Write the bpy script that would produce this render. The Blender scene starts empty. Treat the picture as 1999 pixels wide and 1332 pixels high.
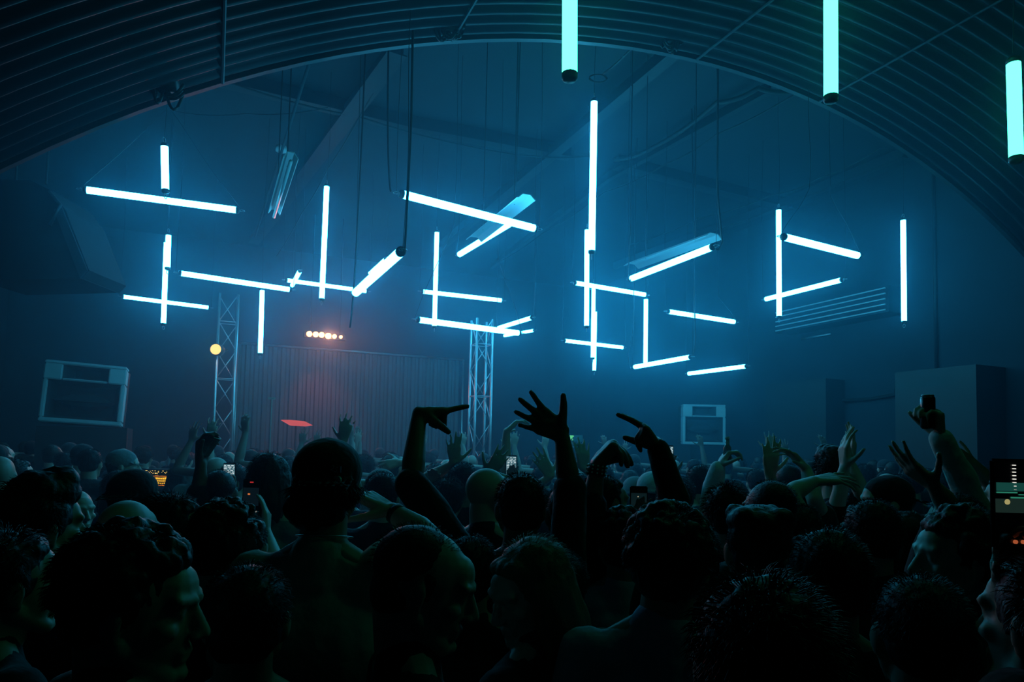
import bpy, bmesh, math, random
import numpy as np
from mathutils import Vector, Matrix, noise
R = math.radians
SC = bpy.context.scene
COL = SC.collection
# ---------------------------------------------------------------- camera
CAMZ, PITCH, ROLL, F, CY = 1.84, R(3.35), R(1.25), 1333.0, 797.0
cam = bpy.data.cameras.new('camera'); co = bpy.data.objects.new('camera', cam); COL.objects.link(co)
CM = Matrix.Rotation(R(90) + PITCH, 4, 'X') @ Matrix.Rotation(ROLL, 4, 'Z')
co.matrix_world = Matrix.Translation((0, 0, CAMZ)) @ CM; cam.shift_y = (CY - 666) / 1999
cam.sensor_width = 36; cam.lens = F / 1999 * 36; cam.clip_start = 0.05; cam.clip_end = 100
SC.camera = co
# ---------------------------------------------------------------- world and exposure
w = bpy.data.worlds.new('night'); SC.world = w; w.use_nodes = True
w.node_tree.nodes['Background'].inputs[0].default_value = (0.0, 0.0, 0.0, 1)
SC.view_settings.view_transform = 'Standard'; SC.view_settings.look = 'None'
SC.view_settings.gamma = 1; SC.view_settings.exposure = 0; SC.view_settings.use_curve_mapping = False
cy = SC.cycles
cy.max_bounces = 4; cy.diffuse_bounces = 2; cy.glossy_bounces = 2; cy.transmission_bounces = 3
cy.volume_bounces = 0; cy.transparent_max_bounces = 6
cy.use_denoising = True; cy.denoiser = 'OPENIMAGEDENOISE'; cy.sample_clamp_indirect = 1.0
cy.caustics_reflective = False; cy.caustics_refractive = False; cy.blur_glossy = 1.0
cy.use_adaptive_sampling = True; cy.adaptive_threshold = 0.02
CYAN = (0.042, 0.56, 1.0); GREEN = (0.045, 1.0, 0.50)
TUBE_E, GREEN_E, HAZE = 26.0, 7.0, 0.028

# ---------------------------------------------------------------- helpers
def ray(px, py):                       # x and z per metre of depth, for a pixel of the 1999 x 1332 frame
    d = CM.to_3x3() @ Vector(((px - 999.5) / F, (CY - py) / F, -1)); return d.x / d.y, d.z / d.y
def P(px, py, d):
    a, b = ray(px, py); return Vector((a * d, d, CAMZ + b * d))
def atz(px, py, z):
    a, b = ray(px, py); d = (z - CAMZ) / b; return Vector((a * d, d, z))
def tag(o, label=None, cat=None, group=None, kind=None):
    if label: o['label'] = label
    if cat: o['category'] = cat
    if group: o['group'] = group
    if kind: o['kind'] = kind
    return o
def empty(name, loc=(0, 0, 0), **k):
    o = bpy.data.objects.new(name, None); COL.objects.link(o); o.location = loc; o.empty_display_size = .05
    return tag(o, **k)
def link(name, me, mat, parent=None, smooth=True):
    if mat is not None and len(me.materials) == 0: me.materials.append(mat)
    o = bpy.data.objects.new(name, me); COL.objects.link(o)
    if smooth: me.shade_smooth()
    if parent is not None:
        off = Vector(); q = parent
        while q is not None: off += q.location; q = q.parent
        me.transform(Matrix.Translation(-off)); o.parent = parent      # meshes are written in world coordinates
    return o
def mb(name, bm, mat, parent=None, smooth=False):
    me = bpy.data.meshes.new(name); bm.normal_update(); bm.to_mesh(me); bm.free()
    return link(name, me, mat, parent, smooth)
def box(bm, lo, hi, M=None, bev=0):
    lo, hi = Vector(lo), Vector(hi)
    g = bmesh.ops.create_cube(bm, size=1)
    S = Matrix.Translation((lo + hi) / 2) @ Matrix.Diagonal((*(hi - lo), 1))
    bmesh.ops.transform(bm, matrix=(M @ S) if M else S, verts=g['verts'])
    if bev:
        es = list({e for v in g['verts'] for e in v.link_edges})
        bmesh.ops.bevel(bm, geom=es, offset=bev, segments=2, affect='EDGES')
def frame_of(d):
    d = d.normalized(); a = Vector((0, 0, 1)) if abs(d.z) < .9 else Vector((1, 0, 0))
    x = d.cross(a).normalized(); return x, d.cross(x)
def tube(bm, pts, r, n=8, caps=True):
    pts = [Vector(p) for p in pts]; rings = []
    for i, p in enumerate(pts):
        d = pts[min(i + 1, len(pts) - 1)] - pts[max(i - 1, 0)]
        x, y = frame_of(d); rr = r[i] if isinstance(r, (list, tuple)) else r
        rings.append([bm.verts.new(p + (x * math.cos(t) + y * math.sin(t)) * rr) for t in [2 * math.pi * k / n for k in range(n)]])
    for a, b in zip(rings, rings[1:]):
        for k in range(n): bm.faces.new((a[k], a[(k + 1) % n], b[(k + 1) % n], b[k]))
    if caps:
        bm.faces.new(rings[0][::-1]); bm.faces.new(rings[-1])
def sag(a, b, s, n=10):
    a, b = Vector(a), Vector(b)
    return [a.lerp(b, t) - Vector((0, 0, s * 4 * t * (1 - t))) for t in [k / n for k in range(n + 1)]]
def mat(name, col, rough=.6, metal=0, spec=.5, bump=None, var=0, vscale=8, sheen=0):
    m = bpy.data.materials.new(name); m.use_nodes = True; nt = m.node_tree; b = nt.nodes['Principled BSDF']
    b.inputs['Base Color'].default_value = (*col, 1); b.inputs['Roughness'].default_value = rough
    b.inputs['Metallic'].default_value = metal; b.inputs['Specular IOR Level'].default_value = spec
    if sheen: b.inputs['Sheen Weight'].default_value = sheen
    tc = nt.nodes.new('ShaderNodeTexCoord')
    if var:
        n = nt.nodes.new('ShaderNodeTexNoise'); n.inputs['Scale'].default_value = vscale; n.inputs['Detail'].default_value = 4
        mx = nt.nodes.new('ShaderNodeMix'); mx.data_type = 'RGBA'
        mx.inputs[6].default_value = (*[c * (1 - var) for c in col], 1); mx.inputs[7].default_value = (*[min(1, c * (1 + var)) for c in col], 1)
        nt.links.new(tc.outputs['Object'], n.inputs['Vector']); nt.links.new(n.outputs[0], mx.inputs[0]); nt.links.new(mx.outputs[2], b.inputs['Base Color'])
    if bump:
        n = nt.nodes.new('ShaderNodeTexNoise'); n.inputs['Scale'].default_value = bump[0]; n.inputs['Detail'].default_value = 3
        bp = nt.nodes.new('ShaderNodeBump'); bp.inputs['Strength'].default_value = bump[1]; bp.inputs['Distance'].default_value = bump[2]
        nt.links.new(tc.outputs['Object'], n.inputs['Vector']); nt.links.new(n.outputs[0], bp.inputs['Height']); nt.links.new(bp.outputs[0], b.inputs['Normal'])
    return m
def emit(name, col, e, sampling=True):
    m = bpy.data.materials.new(name); m.use_nodes = True; nt = m.node_tree
    nt.nodes.remove(nt.nodes['Principled BSDF']); em = nt.nodes.new('ShaderNodeEmission')
    em.inputs[0].default_value = (*col, 1); em.inputs[1].default_value = e
    nt.links.new(em.outputs[0], nt.nodes['Material Output'].inputs[0])
    m.cycles.emission_sampling = 'FRONT' if sampling else 'NONE'
    return m
M_tube = emit('lit_tube', CYAN, TUBE_E); M_green = emit('lit_green_tube', GREEN, GREEN_E)
M_black = mat('black_rubber', (.012, .013, .015), .55)
M_cap = mat('tube_end', (.03, .035, .04), .4)
M_vault = mat('corrugated_steel', (.011, .012, .018), .5, .0, .25, var=.35, vscale=3)
M_wall = mat('painted_wall', (.022, .03, .042), .85, bump=(9, .3, .01), var=.25, vscale=1.5)
M_roof = mat('roof_sheet', (.022, .03, .042), .8, bump=(5, .3, .01), var=.2, vscale=1.2)
M_floor = mat('concrete', (.02, .02, .022), .5, var=.3, vscale=2)
M_beam = mat('dark_steel', (.03, .035, .045), .5, .3)
M_alu = mat('aluminium', (.5, .52, .55), .35, .8)
M_refl = mat('white_reflector', (.6, .63, .66), .35)
M_sheet = mat('profiled_cladding', (.13, .13, .15), .55, .2, var=.15)
M_grey = mat('grey_plastic', (.55, .6, .62), .6, var=.1)
M_dark = mat('black_paint', (.02, .021, .024), .6)
M_cone = mat('speaker_cone', (.03, .035, .04), .7)

# ---------------------------------------------------------------- room
YAW = R(23.5); CV = 5.0
nv = Vector((-math.sin(YAW), math.cos(YAW), 0)); tv = Vector((math.cos(YAW), math.sin(YAW), 0))
def on_arch(px, py):
    a, b = ray(px, py); d = CV / (nv.x * a + nv.y); p = Vector((a * d, d, CAMZ + b * d))
    return p.dot(tv), p.z
apx = [(0, 322), (150, 243), (300, 183), (440, 150), (560, 128), (700, 103), (880, 77), (1000, 72), (1130, 74), (1300, 95), (1440, 128), (1600, 190), (1700, 246), (1850, 345), (1925, 412), (1999, 490)]
ap = np.array([on_arch(*q) for q in apx])
# the roof is one circular arc fitted to the opening
A = np.c_[ap[:, 0], ap[:, 1], np.ones(len(ap))]; sol = np.linalg.lstsq(A, -(ap ** 2).sum(1), rcond=None)[0]
acx, acz = -sol[0] / 2, -sol[1] / 2; AR = math.sqrt(acx ** 2 + acz ** 2 - sol[2])
print('arch', acx, acz, AR, 'err', np.abs(np.hypot(ap[:, 0] - acx, ap[:, 1] - acz) - AR).max())
a0 = math.asin(max(-1, (0.0 - acz) / AR)) if acz > 0 else math.asin(-acz / AR)
def arcpt(ang, s, rr=AR):
    return tv * (acx + rr * math.cos(ang)) + nv * s + Vector((0, 0, acz + rr * math.sin(ang)))
def build_vault():
    bm = bmesh.new(); L = 8.6; pitch = .135; n = int(L / pitch * 8); m = 72
    rows = []
    for i in range(n + 1):
        s = CV - L * i / n; off = .022 * math.cos(2 * math.pi * (CV - s) / pitch)
        rows.append([bm.verts.new(arcpt(a0 + (math.pi - 2 * a0) * k / m, s, AR + off)) for k in range(m + 1)])
    for a, b in zip(rows, rows[1:]):
        for k in range(m): bm.faces.new((a[k], b[k], b[k + 1], a[k + 1]))
    o = mb('roof_vault', bm, M_vault, None, True); tag(o, kind='structure')
    # edge angle at the mouth
    bm = bmesh.new()
    for s0, s1, r0, r1 in ((CV, CV + .05, AR - .03, AR + .3),):
        ring = []
        for k in range(m + 1):
            t = a0 + (math.pi - 2 * a0) * k / m
            ring.append([bm.verts.new(arcpt(t, s, r)) for s, r in ((s0, r0), (s1, r0), (s1, r1), (s0, r1))])
        for a, b in zip(ring, ring[1:]):
            for j in range(4): bm.faces.new((a[j], a[(j + 1) % 4], b[(j + 1) % 4], b[j]))
    tag(mb('trim_1', bm, M_beam), kind='structure')
    # bulkhead above the arch that closes the gap to the hall roof
    bm = bmesh.new(); top = 7.2; prev = None
    for k in range(m + 1):
        t = a0 + (math.pi - 2 * a0) * k / m
        q = arcpt(t, CV + .03, AR + .28); u = bm.verts.new((q.x, q.y, top)); l = bm.verts.new(q)
        if prev: bm.faces.new((prev[0], u, l, prev[1]))
        prev = (u, l)
    tag(mb('wall_front', bm, M_wall), kind='structure')
    # longitudinal seams under the sheets
    bm = bmesh.new()
    for t in (math.acos((on_arch(430, 152)[0] - acx) / AR), math.acos((on_arch(1360, 112)[0] - acx) / AR), math.acos((on_arch(1600, 190)[0] - acx) / AR), math.acos((on_arch(880, 78)[0] - acx) / AR)):
        x = Vector((0, 0, 0)); rr = AR - .03
        p0, p1 = arcpt(t, CV - 6, rr), arcpt(t, CV, rr); tube(bm, [p0, p1], .012, 6)
    tag(mb('trim_2', bm, M_beam), kind='structure')
build_vault()
def plane(name, pts, m, kind='structure', th=None):
    bm = bmesh.new(); bm.faces.new([bm.verts.new(p) for p in pts]); o = mb(name, bm, m)
    if th:
        s = o.modifiers.new('s', 'SOLIDIFY'); s.thickness = th
    return tag(o, kind=kind)
T0, T1, S0, S1, CH = -4.5, 11.0, -5.0, 19.0, 7.0
RM = Matrix.Rotation(YAW, 4, 'Z')                    # room frame: x across the hall, y along it
def W(t, s, z): return tv * t + nv * s + Vector((0, 0, z))
def rbox(name, lo, hi, m, **k):
    bm = bmesh.new(); box(bm, lo, hi, RM); return tag(mb(name, bm, m), **k)
rbox('floor', (T0 - 8, S0, -.2), (T1 + 3, S1 + .3, 0), M_floor, kind='structure')
rbox('wall_back', (T0 - .3, S1, 0), (T1 + .3, S1 + .2, CH), M_wall, kind='structure')
rbox('wall_left', (T0 - .2, CV, 0), (T0, S1, CH), M_wall, kind='structure')
rbox('wall_right', (T1, CV, 0), (T1 + .2, S1, CH), M_wall, kind='structure')
rbox('wall_rear', (T0 - 8, S0 - .2, 0), (T1 + 3, S0, 6.5), M_dark, kind='structure')
rbox('ceiling', (T0 - .3, CV + .03, CH), (T1 + .3, S1 + .3, CH + .2), M_roof, kind='structure')
def on_s(px, py, s):
    a, b = ray(px, py); d = s / (nv.x * a + nv.y); return Vector((a * d, d, CAMZ + b * d))
def on_t(px, py, t):
    a, b = ray(px, py); d = t / (tv.x * a + tv.y); return Vector((a * d, d, CAMZ + b * d))
# ---------------------------------------------------------------- haze
def haze(name, lo, hi, dens):
    bm = bmesh.new(); box(bm, lo, hi, RM)
    m = bpy.data.materials.new(name); m.use_nodes = True; nt = m.node_tree; nt.nodes.remove(nt.nodes['Principled BSDF'])
    v = nt.nodes.new('ShaderNodeVolumeScatter'); v.inputs['Color'].default_value = (.24, .69, 1, 1)
    v.inputs['Density'].default_value = dens; v.inputs['Anisotropy'].default_value = 0.74
    nt.links.new(v.outputs[0], nt.nodes['Material Output'].inputs['Volume'])
    tag(mb(name, bm, m), 'thin blue fog hanging through the whole hall' if 'stage' in name else 'faint fog added under the ribbed vault for a halo round the green tubes', 'haze', kind='stuff')
haze('added_vault_haze', (.3, .9, 2.5), (T1 - .01, 2.58, 5.9), .022)  # added fog, imitates the lens bloom around the green tubes
haze('stage_haze', (T0 + .01, 2.6, .01), (T1 - .01, S1 - .01, CH - .01), HAZE)
# ---------------------------------------------------------------- tube lights
DIA = .07
def solve_level(p1, p2, L):
    (a1, b1), (a2, b2) = ray(*p1), ray(*p2)
    q1, q2 = Vector((a1 / b1, 1 / b1, 0)), Vector((a2 / b2, 1 / b2, 0))
    h = L / (q1 - q2).length
    return Vector((q1.x * h, q1.y * h, CAMZ + h)), Vector((q2.x * h, q2.y * h, CAMZ + h))
def lamp_geo(root, A, B, m, eyes=True, dia=DIA):
    d = (B - A).normalized(); c = .035
    bm = bmesh.new(); tube(bm, [A + d * c, B - d * c], dia / 2, 14); mb('glass_tube', bm, m, root, True)
    for e, s in ((A, d), (B, -d)):
        bm = bmesh.new(); tube(bm, [e, e + s * .01, e + s * c], [dia * .4, dia * .52, dia * .52], 14)
        cp = mb('end_cap', bm, M_cap, root, True)
        if eyes:
            x, y = frame_of(d); bm = bmesh.new(); cc = e - s * .03
            tube(bm, [cc + (s * math.cos(t) + x * math.sin(t)) * .028 for t in [2 * math.pi * k / 12 for k in range(13)]], .004, 5)
            tube(bm, [e, e - s * .012], .008, 6)
            mb('eye_bolt', bm, M_alu, cp, True)
def roof_z(p):
    s, t = p.dot(nv), p.dot(tv)
    return acz + math.sqrt(max(.1, AR ** 2 - (t - acx) ** 2)) - .02 if s < CV + .03 else CH
def cord(root, A, top=None, r=.0028, lab=None):
    top = Vector(top) if top is not None else Vector((A.x, A.y, roof_z(A)))
    bm = bmesh.new(); n = 10; pts = []
    for k in range(n + 1):
        t = k / n; q = A.lerp(top, t); wv = .02 * math.sin(math.pi * t) * math.sin(3 * t + A.x * 7)
        pts.append(q + Vector((wv, 0, 0)))
    tube(bm, pts, r, 5); o = mb('suspension_cord', bm, M_black, root, True)
    if lab: o['label'] = lab
ANCH = {}
def light(label, p1, p2, L=1.5, hooks=None, d=None, lev=True, m=None, cat='light', grp='cyan tube lights hanging over the crowd', key=None, cords=None):
    if lev: A, B = solve_level(p1, p2, L)
    else:
        A = P(*p1, d); B = P(*p2, d)                 # hung almost plumb
    root = empty('tube_light', (A + B) / 2, label=label, cat=cat, group=grp)
    lamp_geo(root, A, B, m or M_tube, eyes=m is None)
    print('%-50s d=%.1f..%.1f z=%.1f L=%.2f w=%.0f dx=%.2f' % (label[:50], A.y, B.y, A.z, (A - B).length, DIA * F / ((A.y + B.y) / 2), A.x - B.x))
    if key: ANCH[key] = (A, B, root)
    d_ = (B - A).normalized()
    if cords is None: cords = [(A - d_ * .03, None), (B + d_ * .03, None)] if lev else [(A - d_ * .03, None)]
    if hooks:
        cords = []
        for (e, s_), h in zip(((A, -.03), (B, .03)), hooks):
            if h is None: cords.append((e + d_ * s_, None)); continue
            H = P(*h); cords += [(e + d_ * s_, H), (H, None)]
    for c in cords: cord(root, *c)
    return A, B
V = dict(lev=False)
light('short upright tube above the long slanting tube at the far left', (321, 280), (323, 377), d=6.6, key='a', **V)
light('long sloping tube hung by two cords at the upper left', (162, 370), (467, 411), key='b', hooks=[(327, 212, 7.1), (332, 212, 7.2)])
light('short upright tube just above the upper-left cross', (329, 455), (327, 527), d=9.3, key='c', **V)
light('long upright of the left cross, reaching its lower end', (325, 470), (319, 636), d=9.9, key='d', **V)
light('level bar of the left cross, low on the left', (237, 579), (410, 601), key='e')
light('long sloping tube right of the left cross', (348, 533), (569, 566), key='f')
light('upright tube hanging below the sloping tube, left of the red lamps', (512, 563), (508, 694), d=10.6, key='g', **V)
light('very short foreshortened tube tipped up at the sloping tube end', (570, 558), (586, 528), 1.2, key='h')
light('tall upright tube above the red stage lamps', (638, 360), (628, 588), d=9.2, key='i', **V)
light('level tube crossing behind the tall upright above the red lamps', (557, 547), (718, 569), key='j')
light('bright tube pointing up to a black cable, right of the tall upright', (693, 573), (784, 490), key='k')
light('small tube half hidden behind the bright one on the black cable', (721, 534), (753, 505), key='l')
light('big sloping tube at the centre top, under two long cables', (780, 378), (1048, 447), key='m')
light('tube under a white reflector, crossing below the big sloping tube', (895, 498), (1000, 434), 1.5, key='n')
light('upright tube of the centre frame left of the two level bars', (853, 450), (848, 641), d=10.6, key='o', **V)
light('upper level bar of the centre frame', (822, 569), (982, 587), key='p')
light('lower long level bar of the centre frame', (813, 624), (1016, 651), key='q', hooks=[(886, 440, 8.2), (973, 508, 8.8)])
light('upper of two short tubes right of the lower long bar', (972, 641), (1040, 620), 1.2, key='r')
light('lower of two short tubes right of the lower long bar', (983, 656), (1044, 645), 1.2, key='s')
light('longest upright tube, top centre, hung from a coil', (1160, 193), (1155, 496), d=7.0, key='t', **V)
light('upright tube behind the foot of the longest upright', (1146, 445), (1145, 641), d=10.0, key='u', **V)
light('level bar left of the upright pair, meeting the thin corner tube', (1120, 552), (1262, 576), key='v')
light('thin upright tube below the level bar, middle of the ladder', (1159, 552), (1157, 702), d=12.2, key='w', **V)
light('lowest thin upright tube at the foot of the ladder', (1162, 606), (1160, 727), d=13.4, key='w2', **V)
light('short level bar at the foot of the ladder', (1100, 665), (1218, 679), key='x')
light('thin upright tube at the right corner of the ladder', (1261, 581), (1260, 713), d=11.8, key='y', **V)
light('rising tube at the foot of the right corner upright', (1237, 717), (1350, 697), key='z')
light('tube under the long white reflector right of the ladder', (1230, 545), (1394, 481), 1.5, key='aa')
light('small falling tube below the long reflector', (1302, 608), (1436, 629), key='ab', hooks=[None, (1402, 580, 11.0)])
light('lowest right tube, nearly level above the right loudspeaker', (1342, 730), (1459, 715), key='ac')
light('upright tube of the triangle at the right', (1520, 406), (1521, 622), d=9.6, key='ad', **V)
light('falling upper tube of the triangle at the right', (1527, 462), (1678, 500), 1.2, key='ae', hooks=[(1580, 368, 6.6), (1622, 385, 7.1)])
light('rising lower tube of the triangle at the right', (1492, 585), (1646, 546), key='af')
light('lone upright tube at the far right over the crowd', (1763, 426), (1765, 632), d=9.6, key='ag', **V)
G = dict(lev=False, m=M_green, grp='green tube lights under the vault')
light('large green tube cut by the top edge near the centre', (1113, -400), (1112, 158), d=3.0, **G)
light('large green tube cut by the top edge at the right', (1621, -280), (1622, 200), d=3.4, **G)
light('short green tube at the far right edge', (1978, 113), (1984, 318), d=3.7, **G)
def plumb(label, x, y, z, L=1.1):
    A, B = Vector((x, y, z + L)), Vector((x, y, z)); root = empty('tube_light', (A + B) / 2, label=label, cat='light', group='green tube lights under the vault')
    lamp_geo(root, A, B, M_green, eyes=False); cord(root, A + Vector((0, 0, .03)))
plumb('unseen green tube added overhead by the camera, above the frame', .9, 1.1, 4.55, .4)  # unseen tube, added for the green tint on the nearest faces and shirts
plumb('unseen green tube added at the right, outside the frame by the near phone', 2.75, 1.7, 3.7)  # second added tube out of view, green light on people at the right
# ---------------------------------------------------------------- roof beams, cables, fixtures
def beam(label, pts, wd, hh, z=6.88):
    q = [atz(px, py, z) for px, py in pts]; bm = bmesh.new()
    for a, b in zip(q, q[1:]):
        d = (b - a); L = d.length; x = d.normalized(); y = Vector((0, 0, 1)).cross(x); M = Matrix((x, y, Vector((0, 0, 1)))).transposed().to_4x4(); M.translation = (a + b) / 2 + Vector((0, 0, hh * 0))
        box(bm, (-L / 2 - .02, -wd / 2, -hh / 2), (L / 2 + .02, wd / 2, hh / 2 + .05), M)
        box(bm, (-L / 2 - .02, -wd * .8, -hh / 2 - .02), (L / 2 + .02, wd * .8, -hh / 2), M)
    return tag(mb('roof_beam', bm, M_beam), label, 'beam', 'dark beams under the hall roof')
beam('long dark beam falling from the upper left across the hall roof', [(430, 152), (800, 243), (1110, 300)], .13, .14)
beam('dark beam end continuing rightward below the curved pipe', [(1205, 318), (1340, 352), (1540, 402)], .15, .14)
beam('dark beam running from the arch top down to the reflector', [(1320, 95), (860, 482)], .11, .12, 6.8)
beam('dark beam behind the tall upright tube and its hanging cables', [(775, 95), (495, 470)], .16, .12, 6.8)
beam('dark beam from the right arch edge down past the triangle', [(1765, 300), (1520, 402), (1200, 520)], .08, .1, 6.8)
beam('narrow beam just above the right arch beam', [(1500, 175), (1190, 345), (960, 520)], .06, .08, 6.8)
def cable(label, pts, r=.012, z=6.75, name='power_cable', q=None):
    q = q or [atz(px, py, z) for px, py in pts]; bm = bmesh.new(); full = []
    for a, b in zip(q, q[1:]): full += sag(a, b, .05, 6)[:-1]
    tube(bm, full + [q[-1]], r, 6); return tag(mb(name, bm, M_black, None, True), label, 'cable', 'cables strung under the hall roof')
cable('cable running along the upper edge of the long left beam', [(440, 158), (700, 228), (980, 298), (1160, 305)], .015)
cable('thick cable curving beside the beam behind the green tube', [(1560, 175), (1480, 172), (1400, 200), (1280, 285), (1200, 312)], .035)
cable('cable sagging down from the right end of the arch toward the reflector', [(1590, 160), (1400, 262), (1300, 320), (1180, 375), (1060, 455), (972, 512)], .014)
cable('cable beside the beam right of the arch, meeting the triangle', [(1720, 288), (1600, 348), (1510, 380), (1370, 425), (1230, 478)], .012)
cable('thin level cord reaching right from the upper-left hook', [(332, 215), (480, 222), (640, 210)], .008, 6.6)
cable('cable beside the beam left of the centre, behind the long cords', [(745, 150), (640, 330), (590, 415), (540, 500)], .012)
def hangcable(label, p, d, r=.011):
    A = [P(x, y, d) for x, y in p]; A[0] = Vector((A[0].x, A[0].y, roof_z(A[0]))) if A[0].z > 4.8 else A[0]
    cable(label, None, r, q=A)
# pipe with junction box and an unlit batten
a0_, b0_ = atz(603, 125, 6.6), P(498, 462, 14.5)
root = empty('conduit_pipe', a0_, label='thin slanting pipe with a round box, left of the unlit batten', cat='pipe')
bm = bmesh.new(); tube(bm, [a0_, b0_], .022, 8); mb('pipe', bm, M_beam, root, True)
k = .42; jb = a0_.lerp(b0_, k)
jb = P(549, 291, jb.y * .985); bm = bmesh.new(); tube(bm, [jb + Vector((0, 0, -.04)), jb + Vector((0, 0, .04))], .085, 16); mb('junction_box', bm, M_grey, root, True)
bm = bmesh.new(); tube(bm, [jb, jb + Vector((.05, -.05, -.2)), P(562, 312, jb.y - .1)], .01, 6); mb('flex_cable', bm, M_black, root, True)
def batten(label, p1, p2, off, wide, m, L=1.5, tubekey=None, name='batten_reflector'):
    A, B = solve_level(p1, p2, L); root = empty(name, (A + B) / 2, label=label, cat='lamp fitting', group='reflector fittings')
    x = (B - A).normalized(); y = Vector((0, 0, 1)).cross(x).normalized(); c = (A + B) / 2 + Vector((0, 0, 0))
    bm = bmesh.new(); l = (B - A).length / 2
    pr = [(-wide, 0), (-wide * .45, .05), (wide * .45, .05), (wide, 0), (wide * .9, -.004), (wide * .4, .042), (-wide * .4, .042), (-wide * .9, -.004)]
    R0 = [bm.verts.new(c - x * l + y * u + Vector((0, 0, v))) for u, v in pr]; R1 = [bm.verts.new(c + x * l + y * u + Vector((0, 0, v))) for u, v in pr]
    for i in range(8): bm.faces.new((R0[i], R0[(i + 1) % 8], R1[(i + 1) % 8], R1[i]))
    bm.faces.new(R0[::-1]); bm.faces.new(R1); mb('reflector', bm, m, root)
    bm = bmesh.new()
    for s in (-.6, .6):
        q = c + x * l * s; tube(bm, [q + Vector((0, 0, .04)), Vector((q.x, q.y, roof_z(q)))], .006, 5)
    mb('hanger', bm, M_black, root)
    return A, B, root
batten('white reflector strip behind the big sloping tube', (925, 470), (1028, 388), 0, .10, M_refl)
batten('long white reflector strip above the rising right tube', (1232, 522), (1394, 464), 0, .13, M_refl)
A, B, r_ = batten('unlit twin batten fitting hanging steeply beside the slanting pipe', (535, 418), (568, 308), 0, .06, M_refl, 1.5, name='unlit_batten')
bm = bmesh.new(); d_ = Vector((0, 0, -.03)); tube(bm, [A + d_, B + d_], .016, 8); mb('unlit_tube', bm, M_refl, r_, True)
# prominent cords
hangcable('long black cable dropping to the top of the bright angled tube', [(806, 60), (803, 230), (795, 400), (790, 486)], 4.6, .009)
hangcable('black cable dropping to the left end of the big sloping tube', [(752, 110), (757, 180), (758, 300), (763, 374)], 5.78, .009)
hangcable('thin cable dropping to the lower end of the bright angled tube', [(712, 200), (705, 300), (697, 460), (690, 570), (683, 640)], 6.02, .008)
hangcable('cord dropping from the beam to the upper end of the reflector', [(1012, 270), (1008, 340), (1003, 392)], 7.6, .008)
hangcable('looping cord at the right end of the long reflector', [(1402, 250), (1400, 350), (1406, 430), (1411, 470), (1396, 484)], 6.75, .010)
hangcable('cord dropping to the left end of the tube under the long reflector', [(1232, 350), (1231, 450), (1226, 535), (1231, 546)], 8.0, .008)
hangcable('cord between the small falling tube and the rising tube below', [(1350, 300), (1356, 600), (1358, 660), (1352, 697)], 10.0, .009)
hangcable('wavy cord at the left of the right corner upright', [(1243, 330), (1236, 640), (1226, 690), (1232, 722)], 11.0, .006)
# round coil over the longest tube
c = P(1168, 153, 7.05); bm = bmesh.new()
tube(bm, [c + Vector((.09 * math.cos(t) * (1 + .1 * math.sin(2.3 * t)), .02 * math.sin(t), .055 * math.sin(t))) for t in [2 * math.pi * k / 20 for k in range(47)]], .007, 5)
tube(bm, sag(c + Vector((.05, 0, .05)), P(1238, 88, 6.6), .02), .012, 5)
tag(mb('cable_coil', bm, M_black, None, True), 'coil of black cable above the longest upright tube', 'cable')
# bundles hanging from the mouth of the vault
for px, py, lab in ((877, 70, 'dark clump of cable ties at the top of the arch'), (1312, 92, 'dark bundle of hanging cable loops at the arch, right of the centre'), (325, 190, 'knot of cords at the left arch edge over the long slanting tube')):
    c = on_s(px, py, CV - .12); c.z += .04; bm = bmesh.new(); rnd = random.Random(px)
    for k in range(9):
        a = c + Vector((rnd.uniform(-.12, .12), rnd.uniform(-.05, .05), rnd.uniform(-.02, .1))); b = c + Vector((rnd.uniform(-.12, .12), rnd.uniform(-.05, .05), rnd.uniform(-.02, .08)))
        tube(bm, sag(a, b, rnd.uniform(.04, .13), 8), .010, 5)
    box(bm, c + Vector((-.06, -.04, 0)), c + Vector((.06, .04, .2)))
    tag(mb('cable_bundle', bm, M_black, None, True), lab, 'cable')
c = P(1424, 74, 0.0 + 5.0); c = on_s(1424, 74, 4.0)
bm = bmesh.new(); tt = Vector((c.x, c.y, roof_z(c) - .01)); up = (tt - W(acx, 4.0, acz)); up.normalize()
tube(bm, [tt - up * .045, tt - up * .03, tt + up * .02], [.055, .07, .075], 18); tag(mb('smoke_detector', bm, mat('pale_plastic', (.5, .52, .52), .5), None, True), 'round pale smoke detector on the ribbed vault', 'smoke detector')
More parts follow.
